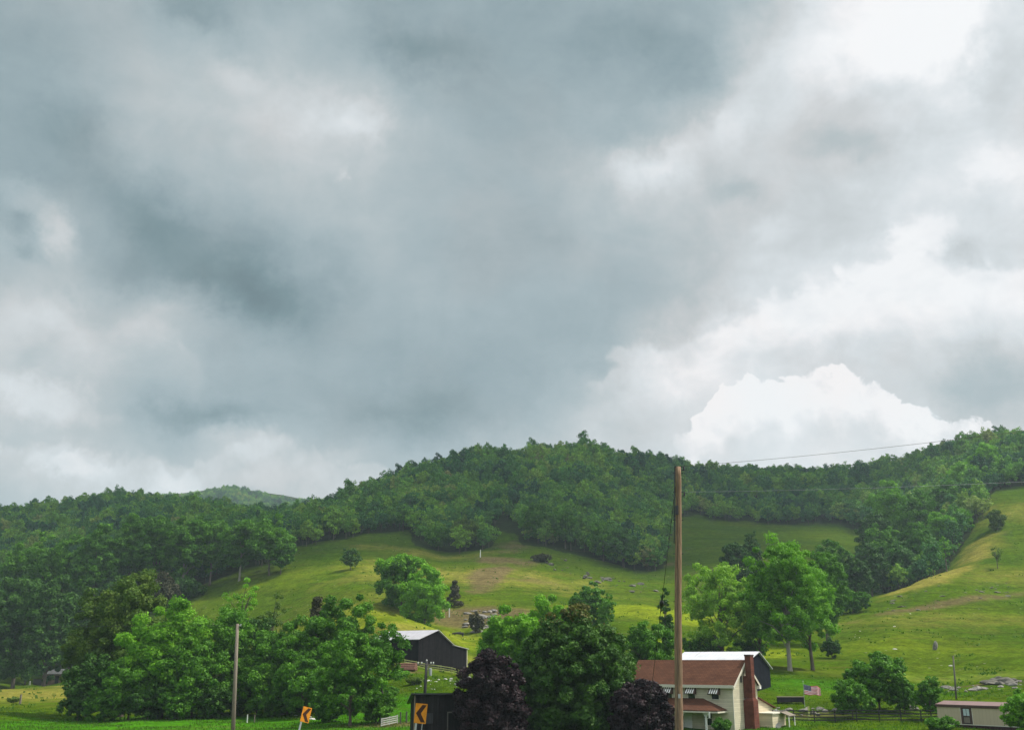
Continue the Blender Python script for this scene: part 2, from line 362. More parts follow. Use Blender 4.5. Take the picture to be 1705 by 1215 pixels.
def metalroof(name, rgb, rust, amount):
    m, t, b = newmat(name); tc = t.node('ShaderNodeTexCoord').outputs['Object']
    sp = t.node('ShaderNodeSeparateXYZ'); t.put(sp.inputs[0], tc)
    fr = t.math('FRACT', t.math('MULTIPLY', sp.outputs[0], 1/.6))
    rib = t.smooth(fr, .0, .1)
    mp = t.node('ShaderNodeMapping'); mp.inputs['Scale'].default_value = (2.2, .35, .35); t.put(mp.inputs[0], tc)
    n = t.noise(mp.outputs[0], 1.2, 7, .65); n2 = t.noise(tc, .9, 5, .6)
    c = t.mix(t.math('MULTIPLY', t.smooth(n, .5, .72), amount), rgb, rust)
    c = t.mix(1.0, c, t.ramp(n2, [(.3, .82), (.7, 1.05)]), 'MULTIPLY')
    c = t.mix(rib, t.mix(1.0, c, (.7, .7, .7), 'MULTIPLY'), c)
    t.put(b.inputs['Base Color'], c); b.inputs['Roughness'].default_value = .5; b.inputs['Metallic'].default_value = .15
    return m
M['grey_roof'] = metalroof('grey_roof', (.46,.44,.47), (.27,.20,.20), .7)
M['white_roof'] = metalroof('white_roof', (.62,.62,.65), (.42,.38,.38), .5)
def shingle(name, rgb, sc=1.0):
    m, t, b = newmat(name); tc = t.node('ShaderNodeTexCoord').outputs['Object']
    br = t.node('ShaderNodeTexBrick'); t.put(br.inputs['Vector'], tc); br.inputs['Scale'].default_value = 1.0
    br.inputs['Brick Width'].default_value = .5*sc; br.inputs['Row Height'].default_value = .22*sc; br.inputs['Mortar Size'].default_value = .02
    br.inputs['Color1'].default_value = (*[v*.85 for v in rgb], 1); br.inputs['Color2'].default_value = (*[v*1.15 for v in rgb], 1); br.inputs['Mortar'].default_value = (*[v*.5 for v in rgb], 1)
    n = t.noise(tc, .7, 6, .6); c = t.mix(1.0, br.outputs[0], t.ramp(n, [(.3, .78), (.7, 1.1)]), 'MULTIPLY')
    t.put(b.inputs['Base Color'], c); b.inputs['Roughness'].default_value = .9; b.inputs['Specular IOR Level'].default_value = .1; return m
M['brown_shingle'] = shingle('brown_shingle', (.100,.042,.024))
M['mauve_roof'] = metalroof('mauve_roof', (.20,.12,.11), (.13,.07,.06), .4)
M['slate_shingle'] = shingle('slate_shingle', (.10,.105,.105))
def brick(name, rgb):
    m, t, b = newmat(name); tc = t.node('ShaderNodeTexCoord').outputs['Object']
    mp = t.node('ShaderNodeMapping'); t.put(mp.inputs[0], tc); mp.inputs['Rotation'].default_value = (R(90), 0, R(35))
    br = t.node('ShaderNodeTexBrick'); t.put(br.inputs['Vector'], mp.outputs[0]); br.inputs['Scale'].default_value = 1
    br.inputs['Brick Width'].default_value = .22; br.inputs['Row Height'].default_value = .075; br.inputs['Mortar Size'].default_value = .012
    br.inputs['Color1'].default_value = (*[v*.8 for v in rgb], 1); br.inputs['Color2'].default_value = (*[v*1.2 for v in rgb], 1); br.inputs['Mortar'].default_value = (*[v*.75+.03 for v in rgb], 1)
    n = t.noise(tc, 1.2, 6, .6); c = t.mix(1.0, br.outputs[0], t.ramp(n, [(.3, .6), (.7, 1.15)]), 'MULTIPLY')
    t.put(b.inputs['Base Color'], c); b.inputs['Roughness'].default_value = .9; b.inputs['Specular IOR Level'].default_value = .1; return m
M['brick'] = brick('brick', (.135,.040,.024))
M['pale_brick'] = brick('pale_brick', (.26,.17,.13))

# ------------------------------------------------------------------ terrain
# ground points seen in the photograph: column -> [(row, distance)...]; distances in metres along the view axis
CTRL = {
 -250: [(1212,118),(1190,160),(1165,215),(1130,320),(1090,380),(1010,450),(900,600),(872,720)],
 0:    [(1216,118),(1186,165),(1150,225),(1127,325),(1085,380),(1005,450),(900,600),(872,720)],
 110:  [(1216,118),(1192,160),(1155,225),(1128,325),(1080,370),(1000,430),(900,580),(864,720)],
 200:  [(1216,118),(1190,160),(1150,220),(1110,290),(1040,330),(980,370),(900,500),(849,720)],
 320:  [(1216,118),(1192,150),(1150,210),(1100,270),(1030,315),(965,365),(895,480),(864,720)],
 400:  [(1216,118),(1193,150),(1150,200),(1085,262),(1010,312),(955,355),(890,450),(893,720)],
 500:  [(1216,118),(1195,140),(1145,190),(1065,245),(985,305),(917,385),(888,470),(893,600)],
 600:  [(1216,118),(1198,130),(1140,175),(1085,205),(1022,240),(980,285),(935,340),(893,410),(862,490),(842,610)],
 660:  [(1216,118),(1150,155),(1108,182),(1060,205),(1024,228),(1035,250),(1000,270),(950,330),(905,400),(886,430),(828,570),(822,640)],
 700:  [(1216,118),(1150,150),(1113,184),(1106,194),(1070,209),(1034,226),(1050,247),(1005,275),(950,330),(915,385),(885,430),(816,570),(808,640)],
 740:  [(1216,118),(1150,145),(1119,185),(1114,199),(1082,211),(1052,222),(1056,242),(1005,285),(945,345),(925,390),(880,445),(808,570),(797,650)],
 780:  [(1216,118),(1150,145),(1126,180),(1116,200),(1098,214),(1066,240),(1015,278),(965,325),(928,372),(880,445),(800,555),(784,645)],
 850:  [(1216,118),(1150,140),(1120,160),(1072,225),(1020,270),(980,312),(930,370),(868,450),(806,550),(785,640)],
 950:  [(1216,118),(1170,135),(1130,155),(1055,235),(1005,295),(962,350),(930,390),(880,450),(800,560),(764,650)],
 1080: [(1216,118),(1170,135),(1130,155),(1072,215),(1034,255),(1004,275),(1008,300),(988,330),(963,370),(935,420),(860,530),(781,690)],
 1180: [(1217,118),(1180,135),(1140,152),(1085,220),(1020,300),(975,350),(930,410),(885,500),(864,580),(803,720)],
 1275: [(1217,118),(1190,133),(1158,150),(1110,185),(1050,250),(1000,310),(945,375),(905,450),(876,560),(808,740)],
 1400: [(1212,120),(1195,132),(1160,148),(1104,200),(1062,240),(1015,290),(972,370),(915,450),(878,545),(808,725)],
 1465: [(1212,120),(1193,132),(1150,155),(1110,190),(1050,240),(996,300),(1000,350),(950,410),(895,500),(803,700)],
 1550: [(1212,120),(1180,140),(1150,165),(1115,195),(1060,235),(1010,275),(958,322),(965,370),(905,440),(830,540),(776,640)],
 1640: [(1212,118),(1175,142),(1145,165),(1100,200),(1040,250),(980,300),(908,372),(858,415),(824,450),(756,600)],
 1705: [(1212,116),(1170,142),(1140,165),(1090,205),(1030,260),(968,310),(900,370),(850,412),(818,445),(750,570)],
 1900: [(1212,114),(1170,142),(1135,165),(1080,205),(1020,260),(950,310),(880,370),(830,412),(795,445),(720,560)],
}
cp = []
for px, lst in CTRL.items():
    for py, Y in lst:
        x, y, z = raydir(px, py); X = x/y*Y; r = math.hypot(X, Y); cp.append((math.atan2(X, Y), math.log(r), float(z/y*Y)/r))
    # behind the ridge the ground falls away
    py, Y = lst[-1]; x, y, z = raydir(px, py)
    for k, dz in ((1.22, -22), (1.6, -70)):
        X = x/y*Y*k; r = math.hypot(X, Y*k); cp.append((math.atan2(X, Y*k), math.log(r), (float(z/y*Y)+dz)/r))
    near = {5: -1.7, 20: -2.7, 45: -4.3, 80: -6.6}
    for Y, z0 in near.items():
        X = x/y*Y; r = math.hypot(X, Y); cp.append((math.atan2(X, Y), math.log(r), z0/r))
for px, py, Y in [(200,845,1500),(385,829,1500),(455,847,1500),(310,843,1500),(560,850,1500)]:
    x, y, z = raydir(px, py); X = x/y*Y; r = math.hypot(X, Y); cp.append((math.atan2(X, Y), math.log(r), float(z/y*Y)/r))
for a in (-170,-140,-110,-80,-55,55,80,110,140,170):
    for r, z0 in ((6,-1.8),(45,-3.8),(120,-7),(300,2),(700,70),(1500,40),(3800,30)):
        cp.append((R(a), math.log(r), z0/r))
for a in (-30,-10,10,30):
    cp.append((R(a), math.log(3800), 60/3800))
cp = np.array(cp)
KA, KR = 2.6, 1.0
CX = np.stack([cp[:, 0]*KA, cp[:, 1]*KR], 1); CV = cp[:, 2]
def kern(d2): return np.sqrt(d2 + .05**2)
D2 = ((CX[:, None]-CX[None])**2).sum(-1)
n_ = len(CX); Amat = np.zeros((n_+3, n_+3)); Amat[:n_, :n_] = kern(D2) - np.eye(n_)*.004
Amat[:n_, n_] = 1; Amat[:n_, n_+1:] = CX; Amat[n_, :n_] = 1; Amat[n_+1:, :n_] = CX.T
SOL = np.linalg.solve(Amat, np.concatenate([CV, [0, 0, 0]]))
def hz(x, y, rough=True):
    x = np.atleast_1d(np.asarray(x, float)); y = np.atleast_1d(np.asarray(y, float)); out = np.empty(x.shape).ravel()
    xr, yr = x.ravel(), y.ravel()
    for i in range(0, len(xr), 20000):
        xx, yy = xr[i:i+20000], yr[i:i+20000]
        r = np.maximum(np.hypot(xx, yy), 2.5); q = np.stack([np.arctan2(xx, yy)*KA, np.log(r)*KR], 1)
        k = kern(((q[:, None]-CX[None])**2).sum(-1))
        v = k@SOL[:n_] + SOL[n_] + q@SOL[n_+1:]
        z = CAMZ + v*r
        if rough:
            a = np.clip((r-60)/200, 0, 1)
            z = z + a*(2.2*(fbm(xx/38+7, yy/38, 3, 3)-.5)) + np.clip((r-20)/80, .1, 1)*(.55*(fbm(xx/7, yy/7+3, 9, 3)-.5)) + a*.35*(fbm(xx/2.2, yy/2.2, 19, 2)-.5)
        out[i:i+20000] = z
    return out.reshape(x.shape)
def g(px, Y):
    x, y, z = raydir(px, 1150); X = float(x/y*Y); return Vector((X, Y, float(hz(X, Y)[0])))
def zpy(py, Y):
    x, y, z = raydir(W0/2, py); return float(CAMZ + z/y*Y)

def proj(x, y, z):
    c, s = math.cos(PITCH), math.sin(PITCH); zz = z-CAMZ; yc = y*c+zz*s; zc = zz*c-y*s
    return W0/2+F0*x/yc, H0/2-F0*zc/yc

FE = np.array([(-400,350),(0,350),(60,345),(200,352),(330,352),(455,350),(478,392),(560,398),(600,412),(650,425),(682,428),(690,392),(800,388),(818,398),(832,425),(856,425),(868,400),(900,398),(960,398),(1000,392),(1080,382),(1108,400),(1125,540),(1160,575),(1200,572),(1300,562),(1400,548),(1450,500),(1460,395),(1475,345),(1500,338),(1560,352),(1600,388),(1640,420),(1655,452),(1705,452),(1900,452),(2400,452)], float)
def forest_edge(px): return np.interp(px, FE[:, 0], FE[:, 1])

def terrain():
    az = np.concatenate([np.arange(-180, -40, 5), np.arange(-40, 40, .17), np.arange(40, 180, 5)])
    r = np.concatenate([np.geomspace(2.5, 90, 30)[:-1], np.geomspace(90, 900, 330)[:-1], np.geomspace(900, 4000, 40)])
    AZ, RR = np.meshgrid(np.radians(az), r, indexing='ij'); X = RR*np.sin(AZ); Y = RR*np.cos(AZ); Z = hz(X, Y)
    na, nr = AZ.shape
    V = np.stack([X, Y, Z], -1).reshape(-1, 3)
    V = np.vstack([V, [[0, 0, float(Z[:, 0].mean())]]])
    i = np.arange(na)[:, None]; j = np.arange(nr-1)[None]; i2 = (i+1) % na
    F = np.stack([i*nr+j, i*nr+j+1, i2*nr+j+1, i2*nr+j], -1).reshape(-1, 4)
    c = len(V)-1; T = np.stack([np.full(na, c), np.arange(na)*nr, ((np.arange(na)+1) % na)*nr], -1)
    me = bpy.data.meshes.new('ground'); nF, nT = len(F), len(T)
    me.vertices.add(len(V)); me.vertices.foreach_set('co', V.ravel())
    me.loops.add(nF*4+nT*3); me.loops.foreach_set('vertex_index', np.concatenate([F.ravel(), T.ravel()]))
    me.polygons.add(nF+nT)
    me.polygons.foreach_set('loop_start', np.concatenate([np.arange(nF)*4, nF*4+np.arange(nT)*3])); 
    me.polygons.foreach_set('use_smooth', np.ones(nF+nT, bool)); me.update(calc_edges=True); me.validate()
    # dry grass, dirt, lush grass, leaf litter, and sunlit strips painted in
    vx, vy, vz = V.T
    front = vy > 20
    px, py = proj(vx, np.where(front, vy, 20), vz)
    nz = fbm(vx/9, vy/9, 41, 4)-.5; nz2 = fbm(vx/30, vy/30, 77, 3)-.5
    def patch(cx, cy, Y, rx, ry, rot=0):        # a patch of ground colour: centre given by photo column/row + distance, size in metres
        c = P(cx, cy, Y); dx, dy = vx-c.x, vy-c.y; cr, sr = math.cos(R(rot)), math.sin(R(rot))
        a = (dx*cr+dy*sr)/rx; b = (-dx*sr+dy*cr)/ry
        return np.clip(1.25-np.sqrt(a*a+b*b)+nz*1.1, 0, 1)*1.0
    def mx(*a): return np.clip(np.maximum.reduce(a), 0, 1)
    dirt = mx(patch(815,965,330,7,34,-8), patch(840,935,365,16,14)*.8, patch(860,905,400,14,20)*.6, patch(800,1012,268,17,13)*1.0,
              patch(860,965,330,22,10)*.5, patch(1110,945,410,12,10)*.7, patch(1200,955,380,40,18)*.35,
              patch(670,1112,176,5,3)*.8, patch(830,1080,215,10,6)*.4, patch(1600,1000,282,45,5,30)*.7, patch(1650,1135,170,22,3)*.8, patch(640,1205,124,7,2.2)*.8,
              patch(1330,1195,134,9,4)*.6, patch(1150,905,440,30,12)*.3)
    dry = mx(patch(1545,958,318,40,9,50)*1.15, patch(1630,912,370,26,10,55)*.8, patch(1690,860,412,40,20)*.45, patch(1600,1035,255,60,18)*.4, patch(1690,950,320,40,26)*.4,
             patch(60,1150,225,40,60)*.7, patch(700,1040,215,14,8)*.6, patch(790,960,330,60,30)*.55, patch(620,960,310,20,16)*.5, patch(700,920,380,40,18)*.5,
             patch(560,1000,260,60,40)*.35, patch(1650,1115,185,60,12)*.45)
    lush = mx(patch(150,1215,120,80,38)*1.0, patch(1650,1120,185,40,10)*.6, patch(1350,1140,160,30,14)*.5, patch(560,1180,135,30,16)*.6)
    sunlit_lime = mx(patch(1075,1015,275,34,20)*1.0, patch(560,1030,240,50,34)*.8, patch(1130,1060,220,40,14)*.8, patch(500,960,330,46,26)*.45, patch(790,1085,200,10,22)*.9, patch(1440,1070,220,40,26)*.4, patch(480,1195,135,30,14)*.6)  # sunlight on the bright field strips put into the grass colour
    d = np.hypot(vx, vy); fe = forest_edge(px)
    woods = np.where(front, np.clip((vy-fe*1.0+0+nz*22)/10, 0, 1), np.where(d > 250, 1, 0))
    for nm, a in (('dirt', dirt), ('dry', dry), ('lush', lush), ('lime', sunlit_lime), ('woods', woods)):
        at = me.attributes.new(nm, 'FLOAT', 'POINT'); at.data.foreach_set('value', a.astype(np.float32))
    m, t, b = newmat('pasture')
    tc = t.node('ShaderNodeTexCoord').outputs['Object']
    A = lambda n: t.node('ShaderNodeAttribute', attribute_name=n).outputs['Fac']
    n1 = t.noise(tc, .035, 6, .6); n2 = t.noise(tc, .22, 6, .65, .5); n3 = t.noise(tc, 1.6, 5, .65)
    c = t.ramp(n1, [(.3, (.038,.078,.003)), (.5, (.052,.092,.003)), (.7, (.070,.100,.005))])
    c = t.mix(t.smooth(n2, .45, .75), c, (.036,.068,.004))
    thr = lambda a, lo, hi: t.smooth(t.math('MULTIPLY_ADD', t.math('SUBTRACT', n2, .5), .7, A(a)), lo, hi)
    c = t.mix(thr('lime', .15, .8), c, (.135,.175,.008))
    c = t.mix(thr('lush', .15, .7), c, (.038,.130,.004))
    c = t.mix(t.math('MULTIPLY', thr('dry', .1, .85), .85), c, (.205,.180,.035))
    c = t.mix(t.math('MULTIPLY', thr('dirt', .2, .8), .8), c, (.115,.082,.042))
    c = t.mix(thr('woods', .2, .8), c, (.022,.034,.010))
    c = t.mix(1.0, c, t.ramp(n3, [(.25, .50), (.5, 1.0), (.75, 1.42)]), 'MULTIPLY')
    c = t.mix(1.0, c, t.ramp(t.noise(tc, .42, 6, .72), [(.32, .62), (.5, 1.0), (.68, 1.32)]), 'MULTIPLY')
    mp = t.node('ShaderNodeMapping'); mp.inputs['Scale'].default_value = (.02, .02, 1.1); t.put(mp.inputs[0], tc)
    tr = t.noise(mp.outputs[0], 1.0, 5, .65, .3)
    c = t.mix(1.0, c, t.ramp(tr, [(.3, .80), (.5, 1.0), (.7, 1.14)]), 'MULTIPLY')
    c = t.mix(t.math('MULTIPLY', t.smooth(t.noise(mp.outputs[0], 2.3, 5, .7, .2), .56, .68), .5), c, (.085,.082,.022))
    # small pale stones and bare specks
    vo = t.node('ShaderNodeTexVoronoi'); vo.inputs['Scale'].default_value = .35; t.put(vo.inputs['Vector'], tc)
    sp = t.math('MULTIPLY', t.math('LESS_THAN', vo.outputs['Distance'], .09), t.math('GREATER_THAN', t.noise(tc, .05, 3, .5), .55))
    c = t.mix(t.math('MULTIPLY', sp, .5), c, (.3,.29,.25))
    t.put(b.inputs['Base Color'], c); b.inputs['Roughness'].default_value = 1; b.inputs['Specular IOR Level'].default_value = 0
    bp = t.node('ShaderNodeBump'); bp.inputs['Strength'].default_value = .7; bp.inputs['Distance'].default_value = .35
    t.put(bp.inputs['Height'], t.math('ADD', t.noise(tc, 3.0, 5, .7), t.math('MULTIPLY', n2, 1.5))); t.l.new(bp.outputs[0], b.inputs['Normal'])
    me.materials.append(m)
    o = link(bpy.data.objects.new('ground', me)); o['kind'] = 'structure'; return o
terrain()

# ------------------------------------------------------------------ foliage
def leaves(rng, cen, rad, per, size, flat_=.8, up=.35, shell=(.45, 1.05)):
    """diamond leaf sprays scattered over clumps; returns verts (n*4,3), tint (n)"""
    k = len(cen); n = k*per; ci = np.repeat(np.arange(k), per)
    d = rng.normal(size=(n, 3)); d /= np.linalg.norm(d, axis=1)[:, None]
    rr = rad[ci]*(rng.uniform(shell[0], shell[1], n)**.7)*(1+.22*rng.normal(size=n)*(rng.uniform(0, 1, n) < .45)).clip(.3, 1.7)
    p = cen[ci] + d*rr[:, None]*np.array([1, 1, flat_])
    nrm = d + rng.normal(size=(n, 3))*.62 + np.array([0, 0, up]); nrm /= np.linalg.norm(nrm, axis=1)[:, None]
    t = np.cross(nrm, rng.normal(size=(n, 3))); t /= np.linalg.norm(t, axis=1)[:, None]; b = np.cross(nrm, t)
    s = size*rng.uniform(.6, 1.35, n)[:, None]
    V = np.stack([p-t*s*.62, p-b*s*.40+nrm*s*.08, p+t*s*.62, p+b*s*.40+nrm*s*.08], 1)
    ct = rng.uniform(0, 1, k)
    tint = np.clip(.12+.6*ct[ci]+rng.normal(size=n)*.22, 0, 1)
    return V.reshape(-1, 3), tint
def quadmesh(name, V, tint, mats, mi=None, extra=None):
    nq = len(V)//4; me = bpy.data.meshes.new(name)
    if extra is None: ev, ef = [], []
    else: ev, ef = extra.v, [f for f in extra.f if len(f) == 4]
    allV = np.vstack([V, np.array(ev)]) if len(ev) else V
    Fq = np.arange(nq*4).reshape(-1, 4)
    if len(ef): Fq = np.vstack([Fq, np.array(ef)+nq*4])
    me.vertices.add(len(allV)); me.vertices.foreach_set('co', allV.astype(np.float32).ravel())
    me.loops.add(len(Fq)*4); me.loops.foreach_set('vertex_index', Fq.astype(np.int32).ravel())
    me.polygons.add(len(Fq)); me.polygons.foreach_set('loop_start', (np.arange(len(Fq))*4).astype(np.int32))
    for m in mats: me.materials.append(m)
    idx = np.zeros(len(Fq), np.int32)
    if mi is not None: idx[:nq] = mi
    if len(ef): idx[nq:] = len(mats)-1
    me.polygons.foreach_set('material_index', idx); me.update(calc_edges=True)
    at = me.attributes.new('tint', 'FLOAT', 'FACE'); tv = np.concatenate([tint, np.full(len(ef), .5)]).astype(np.float32); at.data.foreach_set('value', tv)
    return me
def crown_clumps(rng, H, Wd, base, shape, n, rc, la=1.0):
    """clump centres in a crown of total height H, width Wd, starting at height base"""
    Hc = H-base; zc = base+Hc*.5
    d = rng.normal(size=(n, 3)); d /= np.linalg.norm(d, axis=1)[:, None]
    u = rng.uniform(0, 1, n)**.42
    ph = rng.uniform(0, 6.28, 6)
    a = np.arctan2(d[:, 1], d[:, 0]); lump = 1+la*(.13*np.sin(2*a+ph[0]+2*d[:, 2])+.10*np.sin(3*a+ph[1]-3*d[:, 2])+.08*np.sin(5*a+ph[2]+4*d[:, 2]))
    t = (d[:, 2]*u+1)/2
    if shape == 'round': k = np.ones(n)
    elif shape == 'egg': k = 1.08-.35*t
    elif shape == 'vase': k = .55+.62*t
    elif shape == 'cone': k = 1.35*(1-t)+.08
    elif shape == 'column': k = np.full(n, 1.0)*(1-.35*t**3)
    elif shape == 'mound': k = np.ones(n)
    wx = max(Wd/2-rc*.45, .2)*1.06; hx = max(Hc/2-rc*.5, .2)
    x = d[:, 0]*u*wx*k*lump; y = d[:, 1]*u*wx*k*lump
    if shape in ('cone',): 
        t = rng.uniform(0, 1, n)**1.25; rr = wx*1.15*(1-t)*rng.uniform(.5, 1, n); x = np.cos(a)*rr; y = np.sin(a)*rr; z = base+rc*.4+t*(Hc-rc*.7)
    else: z = zc+d[:, 2]*u*hx*(1+.5*(lump-1))
    return np.stack([x, y, z], 1)
def limbs(rng, mb, H, base, cen, r0, nl=9, lean=(0, 0), n=6):
    top = base+(H-base)*.62
    pts = [(0, 0, -.6), (0, 0, .05*H)]
    k = 4
    for i in range(1, k+1):
        z = .05*H+(top-.05*H)*i/k; pts.append((lean[0]*i/k+rng.normal()*.05*r0*4, lean[1]*i/k+rng.normal()*.05*r0*4, z))
    mb.tube(pts, [r0*1.35, r0]+[r0*(1-.75*i/k) for i in range(1, k+1)], n, cap=False)
    sel = rng.choice(len(cen), min(nl, len(cen)), replace=False)
    for s in sel:
        c = cen[s]; f = rng.uniform(.35, .9); z0 = max(.05*H, base*.75)+(min(c[2], top)-base*.75)*f*.75; fz = min(max((z0-.05*H)/(top-.05*H), 0), 1)
        st = np.array([lean[0]*fz, lean[1]*fz, z0]); mid = st*.5+np.array(c)*.5+np.array([0, 0, .12*np.linalg.norm(c-st)])
        q = r0*(1-.7*fz)*.42; mb.tube([st, mid, c], [q, q*.65, q*.25], 5, cap=False)
def tree(name, px, Y, top, wpx, label, mat='leaf_mid', shape='round', base=.18, dens=1.0, leaf=.36, rc=None, ncl=None, seed=1, bark='bark',
         cat='tree', group=None, tip=None, dz=0.0, nl=9, hfix=None, thick=None, lean=(0, 0)):
    rng = np.random.default_rng(seed); p = g(px, Y); Wd = wpx*Y/1770.0
    H = (zpy(top, Y)-p.z) if hfix is None else hfix
    b0 = base*H; Hc = H-b0
    rc = (rc*.75) if rc else max(.3, min(Wd, Hc)*.09)
    ncl = int(ncl*1.6) if ncl else int(max(8, min(420, 1.15*(Wd*Wd*Hc)**(1/1.5)/(rc**2)*.8)))
    cen = crown_clumps(rng, H, Wd, b0, shape, ncl, rc, .2 if name in ('maple_tree', 'purple_tree') else 1.0); rad = rc*rng.uniform(.55, 1.35, ncl)
    per = int(max(20, dens*2.6*4*math.pi*rc*rc*.5/(leaf*leaf*.5)))
    V, tint = leaves(rng, cen, rad, int(per*1.1*(1.5 if Y < 200 else 1)), leaf*(.8 if Y < 200 else .96))
    root = empty(name, p); root.rotation_euler = (0, 0, 0)
    tag(root, label, cat, group)
    mats = [M[mat]]; mi = None
    if tip:     # leaves of another colour at the crown's tip
        zc = V.reshape(-1, 4, 3).mean(1); mi = ((zc[:, 2]+rng.normal(size=len(zc))*H*.045) > H*tip[1]).astype(np.int32); mats = [M[mat], M[tip[0]]]
    me = quadmesh(name+'_crown', V, tint, mats, mi); link(bpy.data.objects.new('crown', me), root)
    mb = MB(); r0 = thick or max(.07, H*.017); limbs(rng, mb, H, b0, cen, r0, nl, lean); mb.build('trunk', M[bark], root, smooth=True)
    return root
def bush(px, Y, top, wpx, label, mat='leaf_mid', seed=1, leaf=.25, group=None, **k):
    return tree('bush', px, Y, top, wpx, label, mat=mat, shape='mound', base=.02, seed=seed, leaf=leaf, cat='bush', group=group, nl=5, **k)

# --- trees of the valley floor, left side
tree('tree', 585, 124, 1046, 132, 'leafy green tree with low hanging boughs, nearest of the wood left of the dark barn', 'leaf_mid', 'egg', .06, .75, .34, rc=.95, ncl=92, seed=11, nl=16)
tree('tree', 636, 128, 1028, 96, 'loose branched green tree leaning towards the left end of the grey barn roof', 'leaf_mid', 'vase', .36, .55, .32, rc=.8, ncl=34, seed=12, nl=12)
tree('tree', 566, 150, 985, 118, 'tall full green tree behind the nearest tree, left of the dark barn', 'leaf_mid', 'round', .04, .85, .36, seed=13)
tree('conifer_tree', 520, 154, 988, 56, 'dark brownish evergreen beside the tall full tree left of the barn', 'leaf_brown', 'cone', .05, .8, .34, rc=.8, ncl=60, seed=14)
tree('tree', 478, 150, 1022, 112, 'rounded deep green tree right of the bare grey pole', 'leaf_mid', 'round', .03, .9, .36, seed=15)
tree('tree', 425, 158, 1024, 112, 'low dark green tree just behind the bare grey pole', 'leaf_dark', 'round', .03, .9, .36, seed=16)
tree('tree', 372, 153, 1005, 114, 'green tree left of the bare grey pole, with open branches', 'leaf_mid', 'round', .04, .8, .36, seed=17)
tree('tree', 272, 148, 990, 146, 'broad bright green tree in the middle of the wood by the lower meadow', 'leaf_bright', 'round', .04, .85, .36, seed=18, nl=12)
tree('tree', 322, 145, 1066, 124, 'low bushy green tree bulging over the meadow edge', 'leaf_mid', 'round', .05, .8, .34, seed=19)
tree('tree', 205, 158, 934, 138, 'tallest olive green tree of the wood by the lower meadow', 'leaf_olive', 'egg', .1, .8, .36, seed=20, nl=12)
tree('tree', 148, 160, 968, 100, 'grey green tree at the left end of the wood by the lower meadow', 'leaf_olive', 'egg', .05, .75, .36, seed=21)
tree('tree', 152, 151, 1085, 84, 'dark shaggy tree with drooping boughs at the corner of the lower meadow', 'leaf_dark', 'egg', .06, .9, .34, seed=22)
tree('tree', 218, 145, 1085, 104, 'dense dark green understorey tree at the meadow edge', 'leaf_mid', 'round', .05, .9, .34, seed=23)
tree('tree', 392, 178, 942, 74, 'thin tree with sparse leaves and bare branches showing above the wood', 'leaf_bright', 'vase', .45, .34, .3, rc=.8, ncl=26, seed=24, nl=24, bark='bark')
tree('tree', 445, 182, 985, 54, 'small sparse tree with light leaves next to the thin bare branched one', 'leaf_olive', 'vase', .3, .4, .3, rc=.8, ncl=22, seed=25, nl=16)
tree('tree', 430, 148, 1088, 104, 'bushy tree with pale leaf edges behind the foot of the bare grey pole', 'leaf_mid', 'round', .04, .8, .34, seed=26)
tree('tree', 505, 143, 1082, 104, 'low spreading tree filling the gap left of the nearest tree', 'leaf_mid', 'round', .05, .7, .34, seed=27)
for i, (px, Y, top, w, m, lb) in enumerate([
    (134,148,1132,52,'leaf_dark','dark bush at the left corner of the lower wood'),(178,144,1135,64,'leaf_mid','bush low at the wood edge under the tallest olive tree'),
    (250,142,1140,70,'leaf_dark','dark bush under the broad bright green tree'),(300,141,1146,60,'leaf_mid','green bush bulging from the wood edge beside the low bushy tree'),
    (352,144,1138,70,'leaf_dark','dark bush left of the foot of the bare grey pole'),(400,150,1135,66,'leaf_dark','dark bush behind the foot of the bare grey pole'),
    (455,146,1140,70,'leaf_mid','bush between the bare grey pole and the low spreading tree'),(500,150,1146,60,'leaf_dark','dark bush under the low spreading tree'),
    (550,132,1142,70,'leaf_mid','green bush left of the nearest leafy tree trunk'),(628,126,1150,66,'leaf_mid','green bush right of the nearest leafy tree trunk')]):
    bush(px, Y, top, w, lb, m, 150+i, .32)
# left, further back
tree('tree', 40, 318, 1047, 62, 'round dark green tree beside the small stone shed', 'leaf_mid', 'round', .12, .9, .55, seed=30)
tree('tree', 95, 345, 1042, 84, 'olive tree behind the small stone shed', 'leaf_olive', 'round', .1, .8, .6, seed=31)
tree('tree', -8, 330, 1058, 40, 'green tree cut by the left edge of the photo', 'leaf_mid', 'round', .1, .8, .6, seed=32)
for i, (px, Y, top, w, m, lb) in enumerate([
    (20,300,950,92,'leaf_dark','large dark tree at the left edge above the round tree'), (72,292,962,80,'leaf_dark','dark tree right of the large dark tree at the left edge'),
    (-40,300,960,90,'leaf_dark','dark tree mostly cut off by the left edge'), (110,330,985,80,'leaf_dark','dark tree squeezed behind the grey green tree'),
    (250,330,950,64,'leaf_brown','brownish dark evergreen between the lower wood and the hillside wood'), (295,338,958,58,'leaf_dark','dark squat tree below the hillside wood'),
    (175,335,958,70,'leaf_dark','dark tree behind the tallest olive tree')]):
    tree('tree', px, Y, top, w, lb, m, 'round', .06, .8, .6, seed=40+i)
